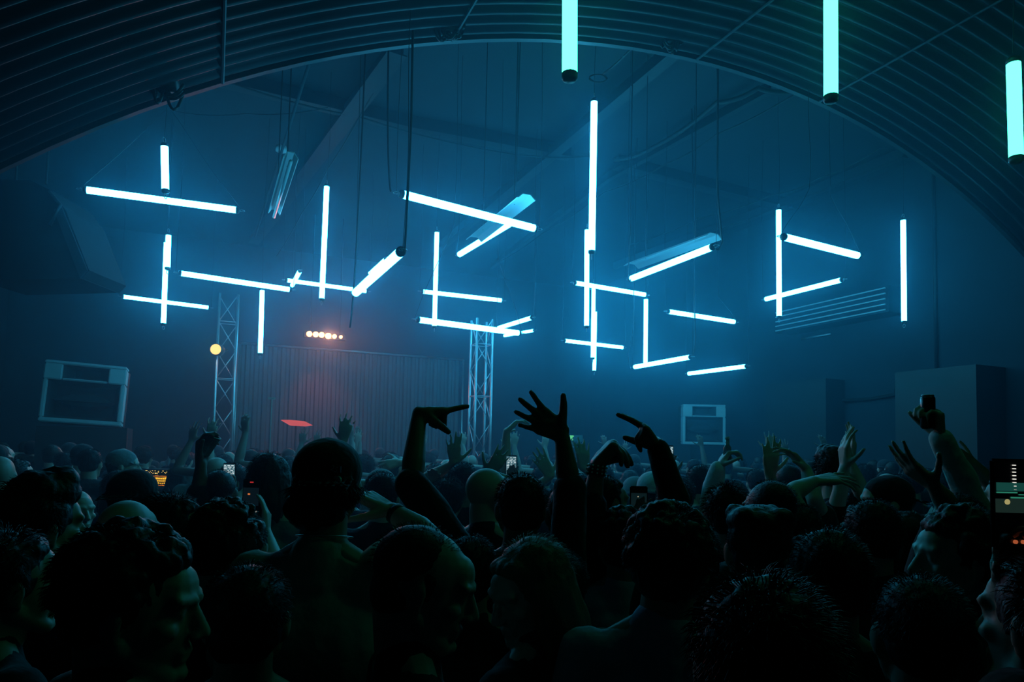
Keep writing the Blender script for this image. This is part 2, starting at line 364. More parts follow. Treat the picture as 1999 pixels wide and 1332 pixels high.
# ---------------------------------------------------------------- loudspeakers
def speaker(label, center, wd, hh, dp, yaw, tilt, name='loudspeaker', roll=0):
    root = empty(name, center, label=label, cat='loudspeaker', group=None)
    M = Matrix.Translation(center) @ Matrix.Rotation(yaw, 4, 'Z') @ Matrix.Rotation(tilt, 4, 'X') @ Matrix.Rotation(roll, 4, 'Y')
    w2, h2 = wd / 2, hh / 2
    bm = bmesh.new(); box(bm, (-w2 * .96, .22, -h2 * .96), (w2 * .96, dp, h2 * .96), M); mb('cabinet', bm, M_dark, root)
    bm = bmesh.new(); e = .06 * wd; mid = h2 - hh * .31
    tw = w2 * .56
    for lo, hi in (((-w2, 0, -h2), (w2, .24, -h2 + e)), ((-w2, 0, h2 - e * .8), (w2, .24, h2)), ((-w2, 0, -h2 + e), (-w2 + e, .24, mid)), ((w2 - e, 0, -h2 + e), (w2, .24, mid)),
                   ((-w2, 0, mid), (-tw, .24, h2 - e * .8)), ((tw, 0, mid), (w2, .24, h2 - e * .8)), ((-tw, 0, mid), (tw, .24, mid + e * .5))):
        box(bm, lo, hi, M, .012)
    mb('front_frame', bm, M_grey, root)
    bm = bmesh.new()                                     # upper horn: a flared throat
    def flare(x0, x1, z0, z1, dep, k):
        o = [bm.verts.new(M @ Vector(p)) for p in ((x0, .03, z0), (x1, .03, z0), (x1, .03, z1), (x0, .03, z1))]
        cx, cz = (x0 + x1) / 2, (z0 + z1) / 2
        i = [bm.verts.new(M @ Vector((cx + (p[0] - cx) * k, dep, cz + (p[1] - cz) * k))) for p in ((x0, z0), (x1, z0), (x1, z1), (x0, z1))]
        for j in range(4): bm.faces.new((o[j], o[(j + 1) % 4], i[(j + 1) % 4], i[j]))
        bm.faces.new(i)
    flare(-tw, tw, mid + e * .5, h2 - e * .8, .2, .55); mb('upper_horn', bm, M_cone, root)
    bm = bmesh.new(); flare(-w2 + e, w2 - e, -h2 + e, mid, .23, .8)
    zc = (-h2 + e + mid) / 2
    pr = [(-w2 * .72, zc), (-w2 * .3, zc + hh * .10), (w2 * .3, zc + hh * .10), (w2 * .72, zc), (w2 * .3, zc - hh * .08), (-w2 * .3, zc - hh * .08)]
    f = [bm.verts.new(M @ Vector((x, .1, z))) for x, z in pr]; bk = [bm.verts.new(M @ Vector((x * 1.1, .22, zc + (z - zc) * 1.7))) for x, z in pr]
    bm.faces.new(f); 
    for j in range(6): bm.faces.new((f[j], f[(j + 1) % 6], bk[(j + 1) % 6], bk[j]))
    box(bm, (-w2 * .72, .04, zc - .008), (w2 * .72, .2, zc + .008), M)
    mb('lower_horn', bm, M_cone, root)
    return root
cL = P(163, 768, 8.9)
speaker('pale-fronted loudspeaker on the dark stack at the left', cL, .93, .80, .6, YAW, R(-3), roll=R(2.5))
rbox('subwoofer_stack', (cL.dot(tv) - .50, cL.dot(nv) + .02, 0), (cL.dot(tv) + .52, cL.dot(nv) + .72, cL.z - .44), M_dark, label='black subwoofer stack below the left loudspeaker', cat='loudspeaker')
cR = P(1375, 829, 15.0)
speaker('smaller pale-fronted loudspeaker hung low, right of the centre', cR, .93, .88, .6, R(-2), 0)
rbox('loudspeaker_pedestal', (cR.dot(tv) - .30, cR.dot(nv) + .1, 0), (cR.dot(tv) + .6, cR.dot(nv) + .8, cR.z - .46), M_dark, label='dark box under the right pale loudspeaker', cat='box')
# dark wedge loudspeaker hung upper left, seen from its side
dd = 7.2; prof = [(-40, 350), (60, 352), (100, 372), (118, 398), (128, 410), (174, 528), (160, 543), (-40, 548)]
root = empty('hung_loudspeaker', P(60, 450, dd), label='big dark wedge loudspeaker hung at the left wall', cat='loudspeaker')
def prism(bm, pts, d0, d1):
    a = [bm.verts.new(P(x, y, d0)) for x, y in pts]; off = Vector((0, d1 - d0, 0)); b = [bm.verts.new(v.co + off) for v in a]; n = len(a)
    bm.faces.new(a); bm.faces.new(b[::-1])
    for i in range(n): bm.faces.new((a[i], b[i], b[(i + 1) % n], a[(i + 1) % n]))
bm = bmesh.new(); prism(bm, prof, dd, dd + .7); mb('cabinet', bm, mat('dark_carpet', (.014, .016, .022), .9), root)
bm = bmesh.new(); prism(bm, [(105, 410), (118, 400), (170, 528), (156, 543)], dd - .02, dd + .72); mb('front_grille', bm, mat('dark_grille', (.05, .06, .075), .4, .3), root)
bm = bmesh.new(); tube(bm, [P(96, 374, dd - .03), P(118, 400, dd - .03), P(96, 440, dd - .03)], .02, 6); mb('side_handle', bm, M_beam, root, True)
bm = bmesh.new()
for px in (30, 90): q = P(px, 360, dd + .3); tube(bm, [q, Vector((q.x, q.y, roof_z(q)))], .012, 6)
mb('hanging_cable', bm, M_black, root)
# ---------------------------------------------------------------- right side cabinets and ducts
def cab_right(label, px0, px1, pytop, t, name, m):
    p0, p1 = on_t(px0, pytop[0], t), on_t(px1, pytop[1], t)
    s0, s1 = sorted((p0.dot(nv), p1.dot(nv)))
    rbox(name, (t, s0, 0), (T1 - .005, s1, (p0.z + p1.z) / 2), m, label=label, cat='cabinet')
cab_right('tall black cabinet against the right wall behind the raised arm', 1747, 1905, (727, 712), T1 - .7, 'tall_cabinet', M_black)
cab_right('dark tall cabinet against the right wall, farther from the camera', 1495, 1612, (748, 742), T1 - .5, 'tall_cabinet', M_dark)
p0, p1 = on_t(1512, 640, T1 - .45), on_t(1735, 602, T1 - .45); s0, s1 = p1.dot(nv), p0.dot(nv); z0 = p0.z
root = empty('air_duct', (p0 + p1) / 2, label='long ribbed duct under the ceiling at the right wall', cat='duct')
bm = bmesh.new(); box(bm, (T1 - .45, s0, z0 - .12), (T1 - .01, s1, z0 + .34), RM); mb('duct_body', bm, M_wall, root)
for k in range(5):
    bm = bmesh.new(); z = z0 - .09 + k * .095; box(bm, (T1 - .48, s0 + .05, z), (T1 - .44, s1 - .05, z + .02), RM); mb('louvre', bm, M_grey, root)
bm = bmesh.new(); tube(bm, [on_t(1565, 662, T1 - .1), on_t(1622, 652, T1 - .1)], .02, 6); tag(mb('wall_rail', bm, M_alu, None, True), 'short pale rail on the right wall under the duct', 'rail')
bm = bmesh.new(); tube(bm, [on_t(1612, 785, T1 - .06), on_t(1700, 779, T1 - .06), on_t(1747, 770, T1 - .06), on_t(1750, 745, T1 - .06)], .03, 6); tag(mb('wall_pipe', bm, M_black, None, True), 'black pipe along the right wall between the two cabinets', 'pipe')
q = on_t(1827, 640, T1 - .03); bm = bmesh.new(); tube(bm, [Vector((q.x, q.y, 3.3)), Vector((q.x, q.y, CH))], .03, 6); tag(mb('drain_pipe', bm, M_black, None, True), 'dark upright pipe on the right wall above the tall cabinet', 'pipe')
# ---------------------------------------------------------------- stage: trusses, cladding, lamps
def truss(label, px, d, top, w=.29, nseg=9, m=None):
    b = P(px, 800, d); x, y = tv, nv; root = empty('lighting_truss', (b.x, b.y, 0), label=label, cat='truss', group='stage trusses')
    c0 = Vector((b.x, b.y, 0)); cs = [c0 + x * sx * w / 2 + y * sy * w / 2 for sx, sy in ((-1, -1), (1, -1), (1, 1), (-1, 1))]
    for c in cs:
        bm = bmesh.new(); tube(bm, [c, c + Vector((0, 0, top))], .022, 8); mb('chord', bm, M_alu, root, True)
    bm = bmesh.new(); h = top / nseg
    for i in range(nseg):
        for j in range(4):
            a, c = cs[j], cs[(j + 1) % 4]
            if (i + j) % 2: a, c = c, a
            tube(bm, [a + Vector((0, 0, i * h)), c + Vector((0, 0, (i + 1) * h))], .009, 5)
            tube(bm, [cs[j] + Vector((0, 0, i * h + .01)), cs[(j + 1) % 4] + Vector((0, 0, i * h + .01))], .009, 5) if i % 3 == 0 or i == nseg - 1 else None
    mb('bracing', bm, M_alu, root, True)
    bm = bmesh.new(); box(bm, c0 - Vector((.3, .3, 0)), c0 + Vector((.3, .3, .02))); mb('base_plate', bm, M_alu, root)
    return c0
c0 = truss('aluminium lattice truss at the left carrying the round yellow lamp', 437, 11.5, P(443, 577, 11.5).z)
truss('aluminium lattice truss in the haze right of the ribbed cladding', 937, 11.9, P(937, 625, 11.9).z)
# corrugated cladding
pA, pB = on_s(455, 690, 17.2), on_s(908, 700, 17.2); ta, tb = pA.dot(tv), pB.dot(tv); zt = on_s(640, 686, 17.2).z
bm = bmesh.new(); n = int((tb - ta) / .2); prev = None
for i in range(n):
    for du, dv in ((0, 0), (.06, 0), (.09, .05), (.17, .05), (.2, 0)):
        q = W(ta + i * .2 + du, 17.2 - dv, .0); a = bm.verts.new(q); b = bm.verts.new(q + Vector((0, 0, zt)))
        if prev: bm.faces.new((prev[0], a, b, prev[1]))
        prev = (a, b)
o = mb('ribbed_cladding', bm, M_sheet); tag(o, 'tall ribbed metal cladding behind the stage lit dull red', 'cladding'); s_ = o.modifiers.new('s', 'SOLIDIFY'); s_.thickness = .01
bm = bmesh.new(); tube(bm, [W(ta + .1, 17.05, zt + .02), W(tb - .1, 17.05, zt + .02)], .03, 8); tube(bm, [W(ta + .1, 17.05, 0), W(ta + .1, 17.05, zt + .02)], .03, 8); tube(bm, [W(tb - .1, 17.05, 0), W(tb - .1, 17.05, zt + .02)], .03, 8)
tag(mb('cladding_rail', bm, M_alu, None, True), 'thin metal rail along the top of the ribbed cladding', 'rail')
# red-orange lamp bar
SB = 15.6; lamps = [(604, 652, 1.0), (616.5, 653, 1.0), (628, 654, 1.0), (641, 656, 1.1), (653, 657, .8), (665.5, 658, .6)]
M_orange = emit('orange_lamp', (1, .36, .12), 9, False)
A, B = on_s(594, 651, SB), on_s(676, 659, SB)
root = empty('lamp_bar', (A + B) / 2, label='bar of six glowing orange stage lamps over the cladding', cat='stage light')
bm = bmesh.new(); mid = (A + B) / 2; box(bm, (A.dot(tv), SB + .02, mid.z - .07), (B.dot(tv), SB + .15, mid.z + .07), RM); mb('housing', bm, M_dark, root)
bm = bmesh.new()
for q in (A.lerp(B, .15), A.lerp(B, .85)): tube(bm, [Vector((q.x, q.y, q.z)) + nv * .08, Vector((q.x, q.y, CH)) + nv * .08], .014, 6)
mb('hanging_rod', bm, M_beam, root)
for px, py, k in lamps:
    q = on_s(px, py, SB); bm = bmesh.new(); tube(bm, [q + nv * .02, q - nv * .02, q - nv * .04], [.062 * k, .058 * k, .03 * k], 16); mb('lamp_lens', bm, M_orange, root, True)
def spot(name, loc, target, col, power, size, blend=.6, r=.04):
    l = bpy.data.lights.new(name, 'SPOT'); l.energy = power; l.color = col; l.spot_size = size; l.spot_blend = blend; l.shadow_soft_size = r
    o = bpy.data.objects.new(name, l); COL.objects.link(o); o.location = loc; o.rotation_euler = (Vector(target) - Vector(loc)).to_track_quat('-Z', 'Y').to_euler(); return o
def bulb(name, loc, col, power, r=.05):
    l = bpy.data.lights.new(name, 'POINT'); l.energy = power; l.color = col; l.shadow_soft_size = r
    o = bpy.data.objects.new(name, l); COL.objects.link(o); o.location = loc; return o
qm = on_s(638, 655, SB)
RED_P, RED_W = 170, 60
spot('lamp_bar_glow', qm - nv * .12, qm - nv * 4 - Vector((0, 0, 2.8)), (1, .15, .07), RED_P, R(112), .8)
spot('lamp_bar_wash', qm + nv * .25, W(qm.dot(tv) + .1, 17.2, 2.2), (1, .16, .12), RED_W, R(70), 1)
# round yellow lamp on the left truss
q = P(420.5, 682, 11.2); root = empty('round_lamp', q, label='round glowing yellow lamp clamped on the left truss', cat='stage light')
bm = bmesh.new(); tube(bm, [q, q + Vector((0, .02, 0))], [.085, .088], 20); mb('lamp_lens', bm, emit('yellow_lamp', (1, .62, .18), 1.6, False), root)
bm = bmesh.new(); tube(bm, [q + Vector((0, .015, 0)), q + Vector((0, .14, 0)), q + Vector((0, .2, 0))], [.10, .10, .05], 20); mb('housing', bm, M_dark, root, True)
bm = bmesh.new(); tube(bm, [q + Vector((0, .12, 0)), q + Vector((.12, .2, .02)), Vector((c0.x - .12, c0.y - .15, q.z))], .015, 6); mb('clamp', bm, M_dark, root)
bulb('round_lamp_glow', q - Vector((0, .03, 0)), (1, .65, .2), 2.0)
# flat red lozenge lamp, low in front of the cladding
root_p = [(547, 820), (566, 820), (588, 822), (604, 830), (590, 832), (566, 831)]
bm = bmesh.new(); prism(bm, root_p, 14.0, 14.25); o = mb('lozenge_lamp', bm, emit('red_glow_panel', (.62, .10, .10), .85, False))
tag(o, 'flat red glowing lozenge-shaped lamp in front of the ribbed cladding', 'stage light')
q = P(575, 826, 14.1); bm = bmesh.new(); tube(bm, [q + Vector((0, .1, -.04)), Vector((q.x, q.y + .1, 0))], .02, 6); r2 = mb('stand', bm, M_dark); r2.parent = o
bm = bmesh.new(); p_ = P(530, 778, 14.5); tube(bm, [p_, p_ + Vector((0, .04, 0))], .03, 10); box(bm, p_ + Vector((-.07, .0, -.02)), p_ + Vector((.07, .05, .02))); tube(bm, [p_ + Vector((0, .03, 0)), Vector((p_.x, p_.y + .03, 0))], .012, 6)
tag(mb('indicator_lamp', bm, mat('teal_plastic', (.05, .35, .3), .4)), 'tiny dull teal lamp head above the red lozenge', 'stage light')
# DJ equipment: amber lit panel
def screen(label, px, py, wpx, hpx, d, name='mobile_phone', cat='phone', rows=None, seed=1, roll=0, hold=None, body=(.01, .011, .014), frame_only=False, depth=.009, grp=None):
    c = P(px, py, d); k = d / F; w2, h2 = wpx * k / 2, hpx * k / 2; root = empty(name, c, label=label, cat=cat, group=grp)
    M = Matrix.Translation(c) @ Matrix.Rotation(roll, 4, 'Y')
    bm = bmesh.new(); box(bm, (-w2, 0, -h2), (w2, depth, h2), M, min(.004, w2 * .2)); mb('case', bm, mat('phone_body', body, .3), root)
    bm = bmesh.new(); box(bm, (-w2 * .9, -.001, -h2 * .93), (w2 * .9, .002, h2 * .93), M)
    return root, M, w2, h2, bm
def patch(root, M, name, col, e, rects):
    bm = bmesh.new()
    for x0, z0, x1, z1 in rects: box(bm, (x0, -.003, z0), (x1, .001, z1), M)
    return mb(name, bm, emit(name, col, e, False), root)
def dotbox(rnd, n, w2, h2, y0, y1, sz):
    out = []
    for _ in range(n):
        x = rnd.uniform(-w2 * .85, w2 * .8); z = rnd.uniform(y0, y1) * h2; s = rnd.uniform(.4, 1) * sz; out.append((x, z, x + s * rnd.uniform(.6, 1.8), z + s * .6))
    return out
rnd = random.Random(4)
root, M, w2, h2, bm = screen('black mixer panel covered in lit yellow displays, left of the truss', 307, 934, 62, 34, 7.6, 'sound_mixer', 'sound mixer', depth=.3); mb('face_plate', bm, M_dark, root)
def strips(rows):
    out = []
    for z0, z1, x0, x1, n, gap in rows:
        for i in range(n):
            a = x0 + (x1 - x0) * i / n; b = x0 + (x1 - x0) * (i + 1) / n - gap
            out.append((a * w2, z0 * h2, b * w2, (z1 + rnd.uniform(-.03, .03)) * h2))
    return out
patch(root, M, 'amber_display', (1, .55, .03), 1.0, strips([(-.12, .10, -.35, .60, 7, .02), (-.38, -.2, -.25, .55, 9, .03), (-.62, -.5, -.2, .55, 6, .04), (-.25, .2, .64, .74, 1, 0)]))
patch(root, M, 'amber_button', (1, .75, .2), 1.3, dotbox(rnd, 30, w2, h2, .45, .85, .010))
patch(root, M, 'orange_button', (1, .3, .02), .9, strips([(.2, .28, -.5, .7, 14, .03), (-.85, -.76, -.2, .5, 8, .04)]))
c = P(307, 934, 7.6); rbox('mixer_desk', (c.dot(tv) - .6, c.dot(nv) - .2, 0), (c.dot(tv) + .5, c.dot(nv) + .35, c.z - h2 - .09), M_dark, label='black desk under the lit mixer panel', cat='table')
# green lit sign beyond the open hand
root, M, w2, h2, bm = screen('small green lit sign on the back wall beside the open raised hand', 1123, 856, 30, 13, 16, 'lit_sign', 'sign', depth=.1, body=(.02, .06, .05)); mb('sign_face', bm, mat('sign_teal', (.03, .14, .14), .5), root)
patch(root, M, 'green_glyph', (.15, 1, .35), .75, [(-w2 * .85, h2 * .4, -w2 * .2, h2 * .8), (-w2 * .75, -h2 * .1, -w2 * .35, h2 * .3), (-w2 * .7, -h2 * .75, -w2 * .55, -h2 * .1), (-w2 * .45, -h2 * .75, -w2 * .3, -h2 * .2)])
q = P(1123, 856, 16); bm = bmesh.new(); tube(bm, [q + Vector((0, .08, 0)), on_s(1123, 856, S1 - .01)], .02, 6); mb('bracket', bm, M_dark, root)
# ---------------------------------------------------------------- people
class Vol:                                   # collects rounded volumes, then fuses them into one skin
    def __init__(s): s.v = []; s.f = []; s.n = 0
    def _add(s, V_, F_): s.v.append(V_); s.f += [tuple(i + s.n for i in f) for f in F_]; s.n += len(V_)
    def cone(s, a, ra, b, rb, n=10):
        a, b = Vector(a), Vector(b); d = b - a
        if d.length < 1e-5: d = Vector((0, 0, 1e-4)); b = a + d
        d = d.normalized(); x, y = frame_of(d); rings = [(a, ra, t) for t in (-80, -50, -20, 0)] + [(b, rb, t) for t in (0, 20, 50, 80)]
        Vv = []
        for c, r, t in rings:
            t = R(t); c2 = c + d * (r * math.sin(t)); rr = r * math.cos(t)
            for k in range(n):
                q = 2 * math.pi * k / n; Vv.append(c2 + (x * math.cos(q) + y * math.sin(q)) * rr)
        Fs = [(i * n + k, i * n + (k + 1) % n, (i + 1) * n + (k + 1) % n, (i + 1) * n + k) for i in range(7) for k in range(n)]
        Fs += [tuple(range(n))[::-1], tuple(7 * n + k for k in range(n))]
        s._add([tuple(v) for v in Vv], Fs)
    def ell(s, c, r, M=None, n=12, m=8):
        Vv = []; c = Vector(c)
        for i in range(m + 1):
            t = -math.pi / 2 + math.pi * i / m; t = max(-1.5, min(1.5, t))
            for k in range(n):
                q = 2 * math.pi * k / n; p = Vector((math.cos(t) * math.cos(q) * r[0], math.cos(t) * math.sin(q) * r[1], math.sin(t) * r[2]))
                Vv.append(p)
        Vv = [tuple(c + (M @ p if M else p)) for p in Vv]
        Fs = [(i * n + k, i * n + (k + 1) % n, (i + 1) * n + (k + 1) % n, (i + 1) * n + k) for i in range(m) for k in range(n)] + [tuple(range(n))[::-1], tuple(m * n + k for k in range(n))]
        s._add(Vv, Fs)
    def xf(s, fn, i0):                        # transform everything added since i0
        pass
    def build(s, name, m, parent, vox=.007, smooth=2, wob=0, wsc=9, extra=None):
        me = bpy.data.meshes.new('tmp'); me.from_pydata([v for L in s.v for v in L], [], s.f)
        o = bpy.data.objects.new('tmp', me); COL.objects.link(o)
        r = o.modifiers.new('r', 'REMESH'); r.mode = 'VOXEL'; r.voxel_size = vox
        if smooth: q = o.modifiers.new('s', 'SMOOTH'); q.factor = .5; q.iterations = smooth
        dg = bpy.context.evaluated_depsgraph_get(); out = bpy.data.meshes.new_from_object(o.evaluated_get(dg))
        bpy.data.objects.remove(o); bpy.data.meshes.remove(me); out.name = name
        if wob:
            n = len(out.vertices); c = np.empty(n * 3); out.vertices.foreach_get('co', c); nr = np.empty(n * 3); out.vertices.foreach_get('normal', nr)
            c = c.reshape(-1, 3); nr = nr.reshape(-1, 3)
            k = np.array([noise.noise(Vector((p[0] * wsc, p[1] * wsc, p[2] * wsc * .55))) + .5 * noise.noise(Vector((p[0] * wsc * 2.3, p[1] * wsc * 2.3 + 5, p[2] * wsc))) for p in c])
            c += nr * (k * wob)[:, None]; out.vertices.foreach_set('co', c.ravel())
        out.materials.clear()
        if extra is not None:
            bm = bmesh.new(); bm.from_mesh(out); extra(bm); bm.to_mesh(out); bm.free()
        return link(name, out, m, parent, True)
SKIN = [mat('skin_%s' % n, c, .5, spec=.4, bump=(60, .15, .002), var=.06) for n, c in (('fair', (.62, .46, .38)), ('tan', (.42, .29, .22)), ('brown', (.20, .12, .085)), ('deep', (.09, .055, .04)))]
HAIRM = {k: mat('hair_' + k, c, .55, spec=.35, bump=(90, .6, .004)) for k, c in (('black', (.010, .009, .010)), ('brown', (.03, .02, .014)), ('fair', (.20, .14, .075)), ('grey', (.18, .18, .18)))}
def fabric(n, c, r=.85): return mat(n, c, r, spec=.25, bump=(14, .6, .02), sheen=.15)
CL = {k: fabric('cloth_' + k, c) for k, c in (('black', (.010, .010, .013)), ('navy', (.015, .02, .04)), ('charcoal', (.03, .032, .036)), ('grey', (.22, .24, .25)), ('white', (.75, .76, .78)), ('olive', (.40, .42, .34)), ('blue', (.42, .48, .60)), ('sand', (.70, .68, .62)))}
M_denim = fabric('denim_trousers', (.02, .025, .04)); M_shoe = mat('shoe_leather', (.02, .018, .018), .5)
def hand(v, wr, d, n, curl, spread=1.0, thumb=.3, side=1, sc=1.0, fat=1.0):
    d = Vector(d).normalized(); n = Vector(n); n = (n - d * n.dot(d)).normalized(); s = n.cross(d) * side * -1
    wr = Vector(wr); L = [(.044, .026, .021), (.049, .030, .022), (.045, .028, .021), (.035, .021, .018)]
    offs = (.031, .010, -.011, -.030); kd = (.088, .092, .087, .078); rr = (.0098, .0102, .0096, .0084)
    ends = []
    for i in range(4):
        k = wr + (d * kd[i] + s * offs[i] * (.85 + .15 * spread) - n * .004) * sc
        v.cone(wr + s * offs[i] * .45 * sc, .016 * sc * fat, k, .0135 * sc * fat)
        a = R(9 * spread) * (1.5 - i) * .85; dd = (d * math.cos(a) + s * math.sin(a)).normalized(); p = k; c = curl[i] if isinstance(curl, (list, tuple)) else curl
        ang = 0
        for j, l in enumerate(L[i]):
            ang += (c[j] if isinstance(c, tuple) else c) * R((70, 85, 55)[j]) + R(3); q = p + (dd * math.cos(ang) + n * math.sin(ang)) * l * sc
            v.cone(p, rr[i] * (1 - .08 * j) * sc * fat, q, rr[i] * (.92 - .10 * j) * sc * fat, 8); p = q
        ends.append(p)
    v.cone(wr + (d * .03 + s * .018) * sc, .018 * sc * fat, wr + (d * .065 - s * .005) * sc, .017 * sc * fat)
    v.cone(wr + (d * .035 - s * .018) * sc, .016 * sc * fat, wr + (d * .065 - s * .02) * sc, .015 * sc * fat)
    b = wr + (d * .018 + s * .022 + n * .006) * sc; td = (d * (.75 - .3 * (1 - thumb)) + s * (.35 + .75 * (1 - thumb)) + n * (.15 + .5 * thumb)).normalized()
    p = b
    for j, l in enumerate((.045, .034, .027)):
        q = p + td * l * sc; v.cone(p, (.0165, .0120, .0105)[j] * sc * fat, q, (.0125, .0108, .0088)[j] * sc * fat, 8); p = q; td = (td * (1 - .25 * thumb) + (d * .5 + n * .5 - s * .5) * .35 * thumb + d * .12).normalized()
    ends.append(p); return ends
def head_frame(c, yaw, pitch, roll=0):
    return Matrix.Translation(c) @ Matrix.Rotation(yaw, 4, 'Z') @ Matrix.Rotation(pitch, 4, 'X') @ Matrix.Rotation(roll, 4, 'Y')
def add_head(v, M, k=1.0, beard=0):
    T = lambda *p: M @ (Vector(p) * k); R3 = M.to_3x3()
    v.ell(T(0, -.014, .030), (.075 * k, .095 * k, .086 * k), R3, 20, 14)
    v.ell(T(0, .034, -.022), (.060 * k, .058 * k, .082 * k), R3, 16, 12)
    v.ell(T(0, .060, .040), (.050 * k, .034 * k, .045 * k), R3)
    for s in (-1, 1):
        v.cone(T(.052 * s, .0, -.045), .020 * k, T(.020 * s, .070, -.094), .018 * k)
        v.ell(T(.043 * s, .066, -.016), (.020 * k, .020 * k, .017 * k), R3)
        v.ell(T(.078 * s, -.006, -.004), (.008 * k, .019 * k, .031 * k), R3 @ Matrix.Rotation(-.25 * s, 3, 'Z') @ Matrix.Rotation(-.15, 3, 'X'))
        v.cone(T(.074 * s, .002, -.03), .008 * k, T(.07 * s, .004, -.01), .006 * k, 8)
        v.ell(T(.031 * s, .076, .012), (.0135 * k,) * 3, R3)
        v.cone(T(.012 * s, .092, .030), .010 * k, T(.046 * s, .080, .032), .009 * k)
        v.ell(T(.011 * s, .105, -.030), (.0085 * k,) * 3, R3)
    v.cone(T(0, .090, .018), .009 * k, T(0, .114, -.024), .0115 * k)
    v.cone(T(-.019, .088, -.055), .007 * k, T(.019, .088, -.055), .007 * k); v.ell(T(0, .093, -.055), (.012 * k, .008 * k, .007 * k), R3)
    v.cone(T(-.016, .087, -.067), .008 * k, T(.016, .087, -.067), .008 * k); v.ell(T(0, .082, -.094), (.020 * k, .017 * k, .016 * k), R3)
def hair(kind, m, M, root, k=1.0, seed=0, vox=.006, color='black'):
    v = Vol(); T = lambda *p: M @ (Vector(p) * k); R3 = M.to_3x3(); rnd = random.Random(seed); mt = HAIRM[color]
    def shell(g=.0, low=-.012, front=True):
        v.ell(T(0, -.026, .040), ((.080 + g) * k, (.093 + g) * k, (.084 + g) * k), R3, 20, 14)
        v.ell(T(0, -.048, low + .012), ((.073 + g) * k, (.062 + g) * k, .070 * k), R3, 16, 10)
        if front: v.ell(T(0, .036, .082), ((.056 + g) * k, .040 * k, .028 * k), R3)
        for s in (-1, 1): v.cone(T(.070 * s, .012, .03), .011 * k, T(.0735 * s, .014, -.005), .006 * k)
    spikes = None
    def spk(n, ln, th=.0009, lo=-.35, hi=1, out=.45, cx=(.082, .096, .086)):
        def f(bm):
            for _ in range(n):
                a, z = rnd.uniform(0, 6.283), rnd.uniform(lo, hi); r = math.sqrt(max(0, 1 - z * z)); q = Vector((r * math.cos(a), r * math.sin(a), z))
                if q.y > .42 and q.z < .62: continue
                p = Vector((q.x * cx[0], -.026 + q.y * cx[1], .040 + q.z * cx[2])); tg = Vector((q.x, q.y - .6, -.9)); tg = (tg - q * tg.dot(q)).normalized()
                g = (q * out + tg * .8 + Vector((rnd.uniform(-.5, .5), rnd.uniform(-.5, .5), rnd.uniform(-.4, .4)))).normalized()
                e = p + g * rnd.uniform(.5, 1) * ln; mid = p.lerp(e, .5) + q * ln * .14; x, y = frame_of(g)
                VV = [[bm.verts.new(T(*(c + (x * math.cos(t) + y * math.sin(t)) * w_))) for t in (0, 2.1, 4.2)] for c, w_ in ((p - q * .004, th), (mid, th * .8))]; ve = bm.verts.new(T(*e))
                for i in range(3):
                    bm.faces.new((VV[0][i], VV[0][(i + 1) % 3], VV[1][(i + 1) % 3], VV[1][i])); bm.faces.new((VV[1][i], VV[1][(i + 1) % 3], ve))
        return f
    wob, ws = .004, 40
    if kind == 'short': shell(); spikes = spk(1300, .018)
    elif kind == 'crop': shell(-.004, -.02, False); wob = .001; spikes = spk(900, .006, .0007)
    elif kind == 'messy': shell(.006); wob, ws = .010, 30; spikes = spk(1600, .040, .0011, out=.7)
    elif kind == 'curly':
        shell(.004)
        for _ in range(170):
            a, z = rnd.uniform(0, 6.283), rnd.uniform(-.35, 1); r = math.sqrt(max(0, 1 - z * z)); q = Vector((r * math.cos(a), r * math.sin(a), z))
            if q.y > .5 and q.z < .45: continue
            v.ell(T(q.x * .088, -.022 + q.y * .100, .044 + q.z * .094), [rnd.uniform(.010, .019) * k] * 3, None, 8, 6)
        wob, ws = .005, 70; spikes = spk(1500, .020, .0009, out=.8, cx=(.094, .106, .100))
    elif kind == 'flat':
        shell(.002); v.ell(T(0, -.015, .085), (.084 * k, .098 * k, .045 * k), R3, 20, 10)
        for sx in (-1, 1): 
            for sy in (-1, 1): v.ell(T(.045 * sx, -.015 + .05 * sy, .100), (.034 * k, .036 * k, .028 * k), R3)
        spikes = spk(900, .012)
    elif kind == 'tall':
        shell(.008); v.ell(T(0, .0, .105), (.078 * k, .092 * k, .060 * k), R3, 16, 10); v.ell(T(0, .04, .135), (.06 * k, .05 * k, .04 * k), R3); wob, ws = .008, 28; spikes = spk(1500, .045, .0012, out=.8)
    elif kind in ('long', 'bob'):
        shell(.008); low = -.33 if kind == 'long' else -.13
        for i in range(26):
            t = R(-205 + 230 * i / 25) if False else R(150 + 240 * i / 25); x, y = .083 * math.cos(t), -.02 + .092 * math.sin(t)
            w_ = rnd.uniform(.9, 1.25); q0 = T(x, y, .03); q1 = T(x * 1.12 * w_, y * 1.05 + rnd.uniform(-.01, .01), -.10 + rnd.uniform(-.02, .02)); q2 = T(x * 1.05 * w_, y * .95 - .01, low + rnd.uniform(-.05, .04))
            v.cone(q0, .016 * k, q1, .017 * k, 8); v.cone(q1, .017 * k, q2, .008 * k, 8)
        wob, ws = .006, 26; spikes = spk(1000, .035)
    elif kind == 'bun': shell(.002); v.ell(T(0, -.10, .10), (.04 * k, .036 * k, .036 * k), R3); spikes = spk(900, .02)
    elif kind in ('under', 'shaggy'):
        if kind == 'shaggy': v.ell(T(-.02, -.062, -.045), (.078 * k, .052 * k, .055 * k), R3, 16, 10); wob, ws = .009, 34; spikes = spk(1500, .050, .0012, -.95, -.28, out=.55)
        else: spikes = spk(500, .010, .0008, -.8, -.1)
        v.ell(T(0, -.030, .028), (.0775 * k, .088 * k, .078 * k), R3, 20, 14); v.ell(T(0, -.048, -.005), (.073 * k, .060 * k, .068 * k), R3, 16, 10)
    return v.build('hair', mt, root, vox, 1, wob, ws, spikes)
